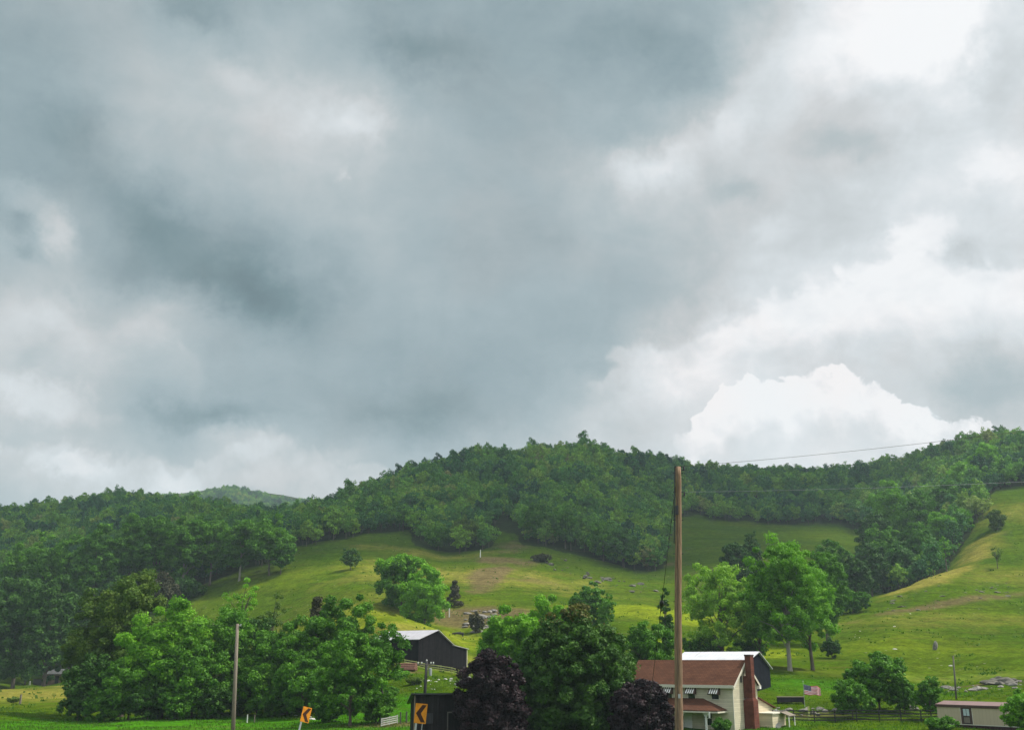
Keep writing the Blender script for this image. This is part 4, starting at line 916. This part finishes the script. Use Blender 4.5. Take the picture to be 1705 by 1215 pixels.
def stone_shed():
    Y = 322; c = P(99, 1110, Y); gz = float(hz(c.x, c.y)[0]); o = empty('stone_shed', (c.x, c.y, gz), R(-14)); tag(o, 'small brick shed with a grey hipped roof at the left meadow edge', 'shed')
    w, d, h = 3.6, 2.6, 2.6
    MB().box(-w,w,-d,d,-.6,h).build('wall', M['pale_brick'], o)
    e = .6; hh = 1.5; A = [(-w-e,-d-e,h),(w+e,-d-e,h),(w+e,d+e,h),(-w-e,d+e,h)]; r0, r1 = (-w*.35,0,h+hh), (w*.35,0,h+hh)
    r = MB(); r.face([A[0],A[1],r1,r0]).face([A[1],A[2],r1]).face([A[2],A[3],r0,r1]).face([A[3],A[0],r0]).face(A[::-1]); r.build('roof', M['slate_shingle'], o)
    MB().box(.9,2.2,-d-.03,-d-.002,-.1,2.1).build('door', M['dark_board'], o)
    f = MB().box(-2.6,-1.2,-d-.04,-d-.002,1.0,2.1).build('window', M['cream_trim'], o); MB().box(-2.5,-1.3,-d-.05,-d-.042,1.1,2.0).build('pane', M['dark_glass'], f)
    MB().box(-w-3.2,-w-.01,-d+.3,-d+.7,-.6,1.2).build('side_wall', M['old_wood'], o)
stone_shed()

# ------------------------------------------------------------------ poles, wires, signs, fences
def sag(a, b, s, n=14):
    a, b = Vector(a), Vector(b); return [a.lerp(b, i/n)-Vector((0, 0, s*4*(i/n)*(1-i/n))) for i in range(n+1)]
def near_pole():
    Y = 40; top = P(1129, 777, Y); bt = P(1130, 1215, Y); p = g(1130, Y); gz = p.z; sl = (top.x-bt.x)/(top.z-bt.z)
    h = top.z-gz; o = empty('utility_pole', (top.x-sl*h, Y, gz)); tag(o, 'tall brown wooden utility pole, the nearest one, in front of the farmhouse', 'utility pole')
    pts, rad = [], []
    for i in range(29):
        f = i/28; z = -.6+(h+.6)*f; pts.append((sl*z+.012*math.sin(f*9), .01*math.sin(f*7), z)); rad.append((.162-.048*f)*(1+.035*math.sin(f*61)+.02*math.sin(f*150)))
    MB().tube(pts, rad, 16).build('pole', M['pole_wood'], o, smooth=True)
    b = MB(); X = lambda z: sl*z
    for z in (h-.25, h-1.0, h-2.1, h-3.4, h-5.2): b.tube([(X(z)-.2,0,z),(X(z)+.2,0,z)], .016, 6)
    b.tube([(X(h)-.13,-.02,h-.05),(X(h)-.17,-.05,h-.5),(X(h-2)-.165,-.03,h-2.2),(X(h-3)-.16,-.02,h-3.0)], .02, 6)
    b.tube([(X(h)-.05,-.12,h-.3),(X(h/2)-.05,-.145,h/2),(X(0)-.05,-.172,.0)], .008, 5)
    b.box(X(h-1.6)-.14, X(h-1.6)-.02, -.16, -.10, h-1.9, h-1.55); b.box(X(h)-.16, X(h)+.16, -.05, .05, h-.02, h+.015)
    b.build('hardware', M['dark_metal'], o)
    MB().box(X(2.6)-.04, X(2.6)+.05, -.172, -.162, 2.6, 2.75).build('tag', M['galv'], o)
    MB().tube([(X(h)+.12,0,h-.15),(X(h)+.22,0,h-.12),(X(h)+.22,0,h+.02)], [.02,.045,.03], 8).build('insulator', M['dark_metal'], o)
    MB().tube([(X(h)+.12,0,h-1.15),(X(h)+.2,0,h-1.13),(X(h)+.2,0,h-1.0)], [.02,.04,.03], 8).build('insulator', M['dark_metal'], o)
    # guy wire running back to the ground behind the bush
    A = top+Vector((-.13, .02, -.75)); Bp = P(1075, 1032, 52); G = g(1066, 56)
    Bq = A.lerp(G, .72)
    guy = MB().tube([A, G], .011, 5).build('guy_wire', M['dark_metal']); tag(guy, 'thin guy wire slanting down left from the nearest utility pole', 'wire')
    gi = A.lerp(G, (A.z-zpy(1003, 47))/(A.z-G.z)); d = (G-A).normalized()
    MB().tube([gi, gi+d*.07, gi+d*.25, gi+d*.32], [.05,.095,.095,.05], 10).tube([gi-d*.45, gi], [.02,.035], 6).tube([gi+d*.32, gi+d*.8], [.03,.02], 6).build('insulator', M['dark_metal'], guy)
    # next pole of the line, on the right outside the frame, carries the wires
    q = g(2350, 30); o2 = empty('utility_pole', q); tag(o2, 'brown wooden utility pole beyond the right edge carrying the two wires', 'utility pole')
    MB().tube([(0,0,-.6),(0,0,7),(0,0,13.4)], [.17,.14,.11], 12).build('pole', M['pole_wood'], o2, smooth=True)
    e1 = Vector((q.x, q.y, top.z+2.45)); e2 = Vector((q.x, q.y, top.z-.0))
    def hitz(px, py, a, q):     # height on the far pole so that the wire passes the row seen at that column
        return q
    w1 = MB().tube(sag(top+Vector((.22,0,.02)), (q.x, q.y, P(2350, 640, 30).z), .25), .0065, 5).build('power_line', M['old_wood']); tag(w1, 'upper power line rising right from the nearest pole across the bright cloud', 'wire')
    w2 = MB().tube(sag(top+Vector((.2,0,-1.0)), (q.x, q.y, P(2350, 768, 30).z), .18), .0045, 5).build('power_line', M['galv']); tag(w2, 'lower power line crossing in front of the dark wood right of the pole', 'wire')
near_pole()
def left_pole():
    Y = 70; top = P(395.5, 1038, Y); b = P(388, 1215, Y); gz = g(388, Y).z
    sl = (top.x-b.x)/(top.z-b.z); o = empty('utility_pole', (top.x-sl*(top.z-gz), Y, gz)); tag(o, 'bare grey wooden pole leaning slightly right, in front of the left wood', 'utility pole')
    h = top.z-gz; MB().tube([(-.6*sl,0,-.6),(h*sl*.5,0,h*.5),(h*sl,0,h)], [.145,.125,.10], 12).build('pole', M['grey_wood'], o, smooth=True)
    MB().tube([(h*sl+.08,0,h-.12),(h*sl+.22,0,h-.12),(h*sl+.22,0,h+.0)], [.02,.05,.04], 8).build('insulator', M['galv'], o)
    q = g(-700, 62); o2 = empty('utility_pole', q); tag(o2, 'grey wooden pole beyond the left edge carrying the thin wire', 'utility pole')
    MB().tube([(0,0,-.6),(0,0,top.z-q.z+.3)], [.15,.11], 12).build('pole', M['grey_wood'], o2, smooth=True)
    w = MB().tube(sag((top.x, Y, top.z-.1), (q.x, q.y, top.z-.1), .15), .009, 5).build('power_line', M['dark_metal']); tag(w, 'thin wire running left from the bare grey pole in front of the wood', 'wire')
left_pole()
def mid_pole():
    Y = 132; top = P(710.5, 1100, Y); b = P(704, 1215, Y); gz = g(704, Y).z; sl = (top.x-b.x)/(top.z-b.z)
    o = empty('utility_pole', (top.x-sl*(top.z-gz), Y, gz)); tag(o, 'short dark utility pole with a small crossarm just behind the board shed', 'utility pole')
    h = top.z-gz; MB().tube([(-.5*sl,0,-.6),(h*sl,0,h)], [.21,.165], 12).build('pole', M['dark_board'], o, smooth=True)
    x = h*sl
    MB().box(x-1.15,x+.95,-.26,-.17,h-.45,h-.33).build('crossarm', M['grey_wood'], o)
    for dx in (-1.05,-.6,.55,.85):
        MB().tube([(x+dx,-.21,h-.33),(x+dx,-.21,h-.2),(x+dx,-.21,h-.08)], [.03,.085,.05], 8).build('insulator', M['white_paint'], o)
    MB().tube([(x,0,h),(x,0,h+.1),(x,0,h+.2)], [.05,.1,.05], 8).build('insulator', M['white_paint'], o)
    MB().tube([(x+.48,0,h-1.75),(x+.48,0,h-1.7),(x+.48,0,h-.9),(x+.48,0,h-.85)], [.15,.21,.21,.12], 12).build('transformer', M['galv'], o)
mid_pole()
def far_pole():
    Y = 150; top = P(1587, 1091, Y); b = P(1592, 1160, Y); gz = g(1592, Y).z; sl = (top.x-b.x)/(top.z-b.z)
    o = empty('utility_pole', (b.x+sl*(gz-b.z), Y, gz)); tag(o, 'thin dark pole standing behind the mobile home', 'utility pole')
    h = top.z-gz; MB().tube([(-.5*sl,0,-.6),(h*sl,0,h)], [.14,.10], 10).build('pole', M['old_wood'], o, smooth=True)
    MB().tube([(h*sl-.05,0,h-.1),(h*sl-.2,0,h-.05)], [.03,.05], 6).build('insulator', M['dark_metal'], o)
far_pole()

M['sign_yellow'] = flat('sign_yellow', (.62,.23,.012), .55, .3, 5)
M['sign_black'] = flat('sign_black', (.045,.014,.006), .6, .2, 6)
def chevron(px, py, Y, w, h, yaw, roll, label, second):
    c = P(px, py, Y); gz = g(px, Y).z; o = empty('chevron_sign', (c.x, c.y, gz), R(yaw)); tag(o, label, 'road sign')
    zc = c.z-gz; cr, sr = math.cos(R(roll)), math.sin(R(roll))
    def rt(x, y, z): return (x*cr+z*sr, y, zc-x*sr+z*cr)
    def rbox(mb, x0, x1, y0, y1, z0, z1): return mb.hexa([rt(*q) for q in [(x0,y0,z0),(x1,y0,z0),(x1,y1,z0),(x0,y1,z0),(x0,y0,z1),(x1,y0,z1),(x1,y1,z1),(x0,y1,z1)]])
    pl = rbox(MB(), -w/2, w/2, -.004, .004, -h/2, h/2).build('plate', M['sign_yellow'], o)
    ch = MB(); a = w*.42; t = w*.36; tip = -w*.40; hh = h*.44; rx = w*.08
    ys = -.010, -.0045
    for s in (1, -1):
        q = [(tip,0),(tip+t*1.15,0),(rx+t,s*hh),(rx,s*hh)]
        if s < 0: q = q[::-1]
        # order counter clockwise seen from the front
        f = [(x, ys[0], z) for x, z in q]; k = [(x, ys[1], z) for x, z in q]
        ch.hexa([rt(*v) for v in k]+[rt(*v) for v in f])
    ch.build('chevron', M['sign_black'], pl)
    # chevron pointing left: mirror handled by its points above
    ps = MB(); z0, z1 = -zc-.5, h*.42; x0 = -w*.30
    rbox(ps, x0-.035, x0+.035, .006, .05, z0, z1); ps.build('post', M['galv'], o)
    if second: rbox(MB(), w*.22-.012, w*.22+.012, .012, .04, -h/2-.38, h*.3).build('brace', M['galv'], pl)
chevron(509.5, 1189, 49, .46, .66, 42, 13, 'small yellow chevron road sign pointing left, standing in the grass by the nearest leafy tree', False)
chevron(700.5, 1187, 40, .44, .70, 3, 5, 'yellow road sign with a dark left pointing chevron in front of the board shed', True)

def fence(name, pts, h, rails, post_step, rmat, pmat, label, rh=.12, pw=.11, cat='fence', sink=.5):
    P3 = [Vector((a.x, a.y, a.z)) for a in pts]
    o = empty(name, P3[0]); tag(o, label, cat); org = P3[0]
    seg = [(P3[i+1]-P3[i]).to_2d().length for i in range(len(P3)-1)]; tot = sum(seg); n = max(1, round(tot/post_step))
    def at(s):
        i = 0
        while i < len(seg)-1 and s > seg[i]: s -= seg[i]; i += 1
        q = P3[i].lerp(P3[i+1], min(1, s/seg[i])); return Vector((q.x, q.y, float(hz(q.x, q.y)[0])))
    N = [at(tot*i/n) for i in range(n+1)]
    for q in N:
        q = q-org; MB().box(q.x-pw/2, q.x+pw/2, q.y-pw/2, q.y+pw/2, q.z-sink, q.z+h+.06).build('post', pmat, o)
    for k in range(rails):
        z = h*(k+.75)/rails-rh/2 if rails > 1 else h*.8; rb = MB()
        for a, b in zip(N[:-1], N[1:]):
            a, b = a-org, b-org; d = (b-a).to_2d().normalized(); nx, ny = d.y*.03, -d.x*.03; ox, oy = d.y*(pw/2+.032), -d.x*(pw/2+.032)
            rb.hexa([(a.x+ox-nx,a.y+oy-ny,a.z+z),(b.x+ox-nx,b.y+oy-ny,b.z+z),(b.x+ox+nx,b.y+oy+ny,b.z+z),(a.x+ox+nx,a.y+oy+ny,a.z+z),
                     (a.x+ox-nx,a.y+oy-ny,a.z+z+rh),(b.x+ox-nx,b.y+oy-ny,b.z+z+rh),(b.x+ox+nx,b.y+oy+ny,b.z+z+rh),(a.x+ox+nx,a.y+oy+ny,a.z+z+rh)])
        rb.build('rail', rmat, o)
    return o
fence('board_fence', [g(1284,127), g(1400,128), g(1480,126), g(1562,127)], 1.35, 4, 2.6, M['black_rail'], M['black_rail'], 'black four rail board fence running right from the farmhouse')
fence('rail_fence', [g(672,184), g(700,182), g(745,179), g(800,172)], 1.05, 3, 2.6, M['lichen_rail'], M['grey_wood'], 'weathered rail fence with yellowish rails below the dark barn', .13, .13)
fence('wire_fence', [g(778,205), g(795,204), g(815,202)], 1.2, 1, 2.2, M['grey_wood'], M['grey_wood'], 'short run of thin posts in the bright grass right of the dark barn', .05, .1)
def gate():
    Y = 122; a = g(636, Y); b = g(664, Y+2.0); o = empty('farm_gate', a); tag(o, 'low pale grey slatted farm gate left of the board shed', 'gate')
    d = (b-a); z = lambda f: d.z*f
    for i in range(4):
        z0 = .18+.22*i; MB().hexa([(0,-.02,z0),(d.x,d.y-.02,d.z+z0),(d.x,d.y+.02,d.z+z0),(0,.02,z0),(0,-.02,z0+.13),(d.x,d.y-.02,d.z+z0+.13),(d.x,d.y+.02,d.z+z0+.13),(0,.02,z0+.13)]).build('slat', M['concrete'], o)
    for f in (.02,.5,.98): q = d*f; MB().box(q.x-.04,q.x+.04,q.y+.025,q.y+.09,q.z+.08,q.z+1.02).build('upright', M['galv'], o)
    for px, dy in ((668,2.2),(678,2.4)):
        q = g(px, Y+dy); p = MB().box(-.08,.08,-.08,.08,-.5,1.25).build('fence_post', M['old_wood']); p.location = q; tag(p, 'dark wooden post %s the pale farm gate' % ('right beside' if px == 668 else 'a short way right of'), 'post')
gate()
def post(px, Y, h, w, mat, label):
    p = MB().hexa([(-w/2,-w/2,-.5),(w/2,-w/2,-.5),(w/2,w/2,-.5),(-w/2,w/2,-.5),(-w/2*.8,-w/2*.8,h),(w/2*.8,-w/2*.8,h),(w/2*.8,w/2*.8,h),(-w/2*.8,w/2*.8,h)]).box(-w/2*.9,w/2*.9,-w/2*.9,w/2*.9,h+.001,h+.04).build('post', M[mat]); p.location = g(px, Y); tag(p, label, 'post')
post(36, 188, 1.6, .3, 'grey_wood', 'pale stubby post beside the olive bush in the left meadow')
post(415, 136, .95, .13, 'white_paint', 'short white post in the grass right of the bare grey pole')
post(427, 137, .9, .13, 'grey_wood', 'short grey post further right of the bare grey pole')
post(48, 318, 1.1, .3, 'white_paint', 'tiny white post below the round dark tree at the meadow edge')
post(798, 372, 2.6, .35, 'white_paint', 'small white marker post high on the middle hillside')
post(746, 268, 2.2, .3, 'white_paint', 'small white post right of the bright round tree')
post(1344, 130, 1.6, .22, 'lichen_rail', 'pale yellowish post behind the black board fence')
post(1290, 133, .7, .2, 'white_paint', 'low white stake near the right end of the farmhouse')

def flag():
    Y = 140; top = P(1337, 1134, Y); p = g(1340, Y); gz = p.z
    o = empty('flagpole', (top.x, Y, gz)); tag(o, 'slender grey flagpole in the yard right of the farmhouse', 'flagpole')
    h = top.z-gz; MB().tube([(0,0,-.4),(0,0,h)], [.035,.02], 8).tube([(0,0,h),(0,0,h+.05),(0,0,h+.1)], [.02,.06,.02], 8).build('pole', M['galv'], o)
    red = flat('flag_red', (.55,.045,.07), .8, .08, 5); wh = flat('flag_white', (.78,.70,.70), .8, .05, 5); bl = flat('flag_blue', (.04,.05,.12), .8, .1, 5)
    Wf, Hf = 2.35, 1.25; nu, nv = 39, 26
    f = MB(); f.v = []
    def pt(i, j):
        u = i/nu; v = j/nv
        x = .04+u*Wf*.95; z = -v*Hf*(1-.18*u)-u*.42-.10*math.sin(u*6.5)*u+.06*math.sin(u*11+v*2)*u; y = .22*math.sin(u*7.5+v*1.2)*u+.08*math.sin(u*15)*u
        return (x, y, z)
    for i in range(nu+1):
        for j in range(nv+1): f.v.append(pt(i, j))
    for i in range(nu):
        for j in range(nv):
            a = i*(nv+1)+j; st = j//2; canton = i < 16 and st < 7
            mi = 2 if canton else (0 if st % 2 == 0 else 1)
            if canton and (i % 3 == 1) and (j % 3 == 1): mi = 1
            f.f.append((a, a+1, a+nv+2, a+nv+1)); f.m.append(mi)
    fl = f.build('flag', [red, wh, bl], None, True); fl.location = (top.x+.02, Y, top.z-.35); tag(fl, 'american flag with red and white stripes flying from the slender pole', 'flag')
    sm = fl.modifiers.new('thick', 'SOLIDIFY'); sm.thickness = .008
flag()
def feed_table():
    Y = 143; a = g(1315, Y); o = empty('feed_table', (a.x, a.y, a.z), R(-6)); tag(o, 'long low dark table standing in the yard left of the flag', 'table')
    w = 1.75; MB().box(-w,w,-.55,.55,.72,.84).build('top', M['grey_wood'], o)
    MB().box(-w+.25,w-.15,-.42,.42,.12,.718).build('bin', M['dark_board'], o)
    for sx in (-1, 1):
        for sy in (-1, 1): MB().box(sx*(w-.12)-.06,sx*(w-.12)+.06,sy*.46-.05,sy*.46+.05,-.3,.718).build('leg', M['black_rail'], o)
feed_table()
def log_pile():
    Y = 178; a = g(676, Y); o = empty('log_pile', (a.x, a.y, a.z), R(-12)); tag(o, 'reddish brown pile of cut logs at the left foot of the dark barn', 'log pile')
    m = flat('red_log', (.20,.10,.07), .9, .4, 4); rng = np.random.default_rng(8); k = 0
    for row in range(4):
        for i in range(6-row):
            y = -.9+i*.34+row*.17; z = .16+row*.28; MB().tube([(-1.7+rng.uniform(-.15,.15), y, z), (1.7+rng.uniform(-.15,.15), y, z+.02)], .165, 8).build('log', m, o)
log_pile()
def fallen_log():
    a = g(762, 246); mb = MB().tube([(-1.5,0,.5),(0,.1,.62),(1.2,0,.45)], [.16,.26,.3], 8).tube([(.2,.1,.6),(.5,.1,1.05)], [.12,.05], 6).tube([(-.8,0,.4),(-.9,0,-.3)], [.1,.1], 6).tube([(1.0,0,.4),(1.05,0,-.3)], [.14,.14], 6)
    o = mb.build('fallen_log', M['dark_board']); o.location = a; tag(o, 'dark fallen log with stubby branches on the grass above the barn', 'log')
fallen_log()

# ------------------------------------------------------------------ rocks
def rock_mesh(seed):
    import bmesh
    rng = np.random.default_rng(seed); bm = bmesh.new(); bmesh.ops.create_icosphere(bm, subdivisions=3, radius=1)
    dirs = rng.normal(size=(14, 3)); dirs /= np.linalg.norm(dirs, axis=1)[:, None]; cut = rng.uniform(.55, .95, 14)
    for v in bm.verts:
        p = np.array(v.co)
        for d, c in zip(dirs, cut):
            s = p@d
            if s > c: p = p-d*(s-c)*.92
        p = p*(1+.05*math.sin(9*p[0]+seed)*math.sin(8*p[1])*math.sin(7*p[2]+2)); v.co = p
    me = bpy.data.meshes.new('rock'); bm.to_mesh(me); bm.free(); return me
RM = {}
for k, mt in (('rock', 'rock'), ('pale', 'pale_rock'), ('dark', 'dark_rock')):
    RM[k] = []
    for s in range(4):
        me = rock_mesh(s+10); me.materials.append(M[mt]); RM[k].append(me)
rrng = np.random.default_rng(99)
def rocks(kind, px0, px1, Y0, Y1, n, s0, s1, label, group, flat_=.6, slope=0.0):
    for i in range(n):
        f = rrng.uniform(); px = px0+(px1-px0)*f; Y = Y0+(Y1-Y0)*(f if slope else rrng.uniform())+slope*rrng.normal()
        p = g(px, Y); s = s0+(s1-s0)*rrng.uniform()**2
        o = bpy.data.objects.new('rock', RM[kind][rrng.integers(0, 4)]); o.location = (p.x, p.y, p.z+s*flat_*.1)
        o.scale = (s*rrng.uniform(.9, 1.6), s*rrng.uniform(.7, 1.1), s*flat_*rrng.uniform(.7, 1.1)); o.rotation_euler = (rrng.uniform(-.2,.2), rrng.uniform(-.2,.2), rrng.uniform(0, 6.28)); link(o)
        tag(o, label, 'rock', group)
rocks('rock', 772, 836, 250, 276, 60, .3, 1.0, 'grey brown rock of the outcrop at the foot of the dirt track', 'rocks of the outcrop below the dirt track')
rocks('dark', 905, 1100, 372, 340, 40, .3, 1.3, 'dark grey rock in the band below the central wood', 'rocks in the band below the central wood', .6, 9)
rocks('rock', 1290, 1400, 132, 140, 22, .3, .9, 'grey weathered rock in the heap behind the board fence', 'rocks behind the board fence')
rocks('rock', 1515, 1545, 134, 146, 9, .5, 1.2, 'grey rock between the two trees left of the mobile home', 'rocks left of the mobile home')
rocks('rock', 1575, 1705, 160, 170, 34, .2, .75, 'grey stone on the rough bank behind the mobile home', 'stones on the bank behind the mobile home')
rocks('dark', 1635, 1690, 166, 174, 9, .8, 1.9, 'dark boulder at the right end of the rough bank behind the mobile home', 'dark boulders of the rough bank')
rocks('dark', 1490, 1705, 284, 300, 40, .2, .85, 'flat dark rock in the stony band across the right hillside', 'rocks in the band across the right hillside', .4, 7)
rocks('pale', 1400, 1705, 175, 270, 12, .15, .42, 'small pale stone scattered on the right pasture', 'pale stones on the right pasture', .5)
rocks('pale', 690, 790, 146, 166, 26, .12, .4, 'white rock on the grass behind the board shed', 'white rocks behind the board shed', .6)
rocks('pale', 450, 640, 132, 150, 14, .2, .45, 'small white stone in the grass around the nearest leafy tree', 'white stones near the nearest tree', .5)
rocks('pale', 280, 370, 143, 148, 4, .2, .4, 'small white stone at the dark edge of the left wood', 'white stones at the wood edge', .5)
p = g(1565, 218); 
for px, s, lb in ((1565, .85, 'pointed grey stone standing alone on the right pasture'),):
    o = bpy.data.objects.new('rock', RM['rock'][1]); o.location = (p.x, p.y, p.z+.5); o.scale = (.55, .5, 1.25); o.rotation_euler = (.1, .15, .4); link(o); tag(o, lb, 'rock')

# ------------------------------------------------------------------ rough grass
def grass():
    rng = np.random.default_rng(5); Vs, Ts = [], []
    def band(n, px0, px1, Y0, Y1, hmin, hmax, pw=1.0):
        px = rng.uniform(px0, px1, n); Y = Y0+(Y1-Y0)*rng.uniform(0, 1, n)**pw
        x = (px-W0/2)/1770*Y; z = hz(x, Y); keep = fbm(x/6, Y/6, 55, 3) > .36; x, Y_, z = x[keep], Y[keep], z[keep]; m = len(x)
        h = rng.uniform(hmin, hmax, m); a = rng.uniform(0, 6.28, m); w = h*.32
        lean = rng.normal(size=(m, 2))*h[:, None]*.35
        p = np.stack([x, Y_, z], 1); t = np.stack([np.cos(a), np.sin(a), 0*a], 1)*w[:, None]
        tp = p+np.stack([lean[:, 0], lean[:, 1], h], 1)
        Vs.append(np.stack([p-t-[0,0,.05], p+t-[0,0,.05], tp+t*.35, tp-t*.5], 1).reshape(-1, 3)); Ts.append(rng.uniform(0, 1, m))
    band(60000, -60, 1760, 112, 175, .07, .20, 1.2)
    # weeds and rank tufts in clusters farther up the pastures
    n = 26000; px = rng.uniform(-60, 1760, n); Y = rng.uniform(150, 460, n); x = (px-W0/2)/1770*Y; z = hz(x, Y)
    keep = (fbm(x/5, Y/5, 65, 3) > .67) & (Y < forest_edge(px)-2); x, Y, z = x[keep], Y[keep], z[keep]; m = len(x)
    for r in range(3):
        h = rng.uniform(.12, .34, m); a = rng.uniform(0, 6.28, m); w = h*.6; q = np.stack([x+rng.normal(size=m)*.25, Y+rng.normal(size=m)*.25, z], 1); t = np.stack([np.cos(a), np.sin(a), 0*a], 1)*w[:, None]
        tp = q+np.stack([rng.normal(size=m)*h*.4, rng.normal(size=m)*h*.4, h], 1)
        Vs.append(np.stack([q-t-[0,0,.1], q+t-[0,0,.1], tp+t*.5, tp-t*.5], 1).reshape(-1, 3)); Ts.append(rng.uniform(0, .6, m))
    V = np.vstack(Vs); T = np.concatenate(Ts)
    m = leafmat('grass_blade', (.045,.110,.006), (.085,.165,.010), .35, 0)
    o = link(bpy.data.objects.new('grass', quadmesh('grass', V, T, [m]))); tag(o, 'tufts of long green pasture grass', 'grass', None, 'stuff')
grass()

# ------------------------------------------------------------------ unseen cloud added above the hills, shaped to shade them
def cloud():
    import bmesh
    rng = np.random.default_rng(21); z0 = 700.0; k = z0/math.tan(R(SUN_EL)); ox, oy = k*math.sin(R(SUN_AZ)), k*math.cos(R(SUN_AZ))
    bm = bmesh.new()
    for x, y, r in ((-70,440,95),(-200,520,130),(-20,540,130),(110,625,95),(40,460,80),(-340,640,120),(-120,640,130),(260,680,110),(60,680,130),(-420,560,80)):
        mt = Matrix.Translation((x+ox, y+oy, z0+r*.3)) @ Matrix.Diagonal((r, r, r*.42, 1))
        res = bmesh.ops.create_icosphere(bm, subdivisions=5, radius=1, matrix=mt)
        c = np.array((x+ox, y+oy, z0+r*.3)); co = np.array([v.co[:] for v in res['verts']])
        q = co/38.0; nn = fbm(q[:, 0]+q[:, 2]*.7, q[:, 1]-q[:, 2]*.6, int(abs(x))+3, 5)-.5
        d = (co-c)*(1+.55*nn)[:, None]; d[:, 2] = np.where(d[:, 2] < -r*.22, -r*.22+(d[:, 2]+r*.22)*.25, d[:, 2])
        for v, p in zip(res['verts'], c+d): v.co = p
    me = bpy.data.meshes.new('cloud'); bm.to_mesh(me); bm.free(); me.polygons.foreach_set('use_smooth', [True]*len(me.polygons))
    m, t, b = newmat('cloud'); b.inputs['Base Color'].default_value = (.85,.86,.88,1); b.inputs['Roughness'].default_value = 1; b.inputs['Specular IOR Level'].default_value = 0
    me.materials.append(m); o = link(bpy.data.objects.new('cloud', me)); o['kind'] = 'structure'
cloud()

# ------------------------------------------------------------------ haze
def haze():
    me = MB().box(-2300, 2300, -900, 2600, -150, 330).mesh('haze', [])
    m = bpy.data.materials.new('haze'); m.use_nodes = True; t = NT(m.node_tree); t.n.clear()
    v = t.node('ShaderNodeVolumePrincipled'); v.inputs['Color'].default_value = (.70,.86,.95,1); v.inputs['Density'].default_value = .00015; v.inputs['Anisotropy'].default_value = .1
    out = t.node('ShaderNodeOutputMaterial'); t.l.new(v.outputs[0], out.inputs['Volume']); me.materials.append(m)
    o = link(bpy.data.objects.new('haze', me)); tag(o, 'thin pale air between the viewer and the hills', 'haze', None, 'stuff')
HAZE = True
if HAZE: haze()
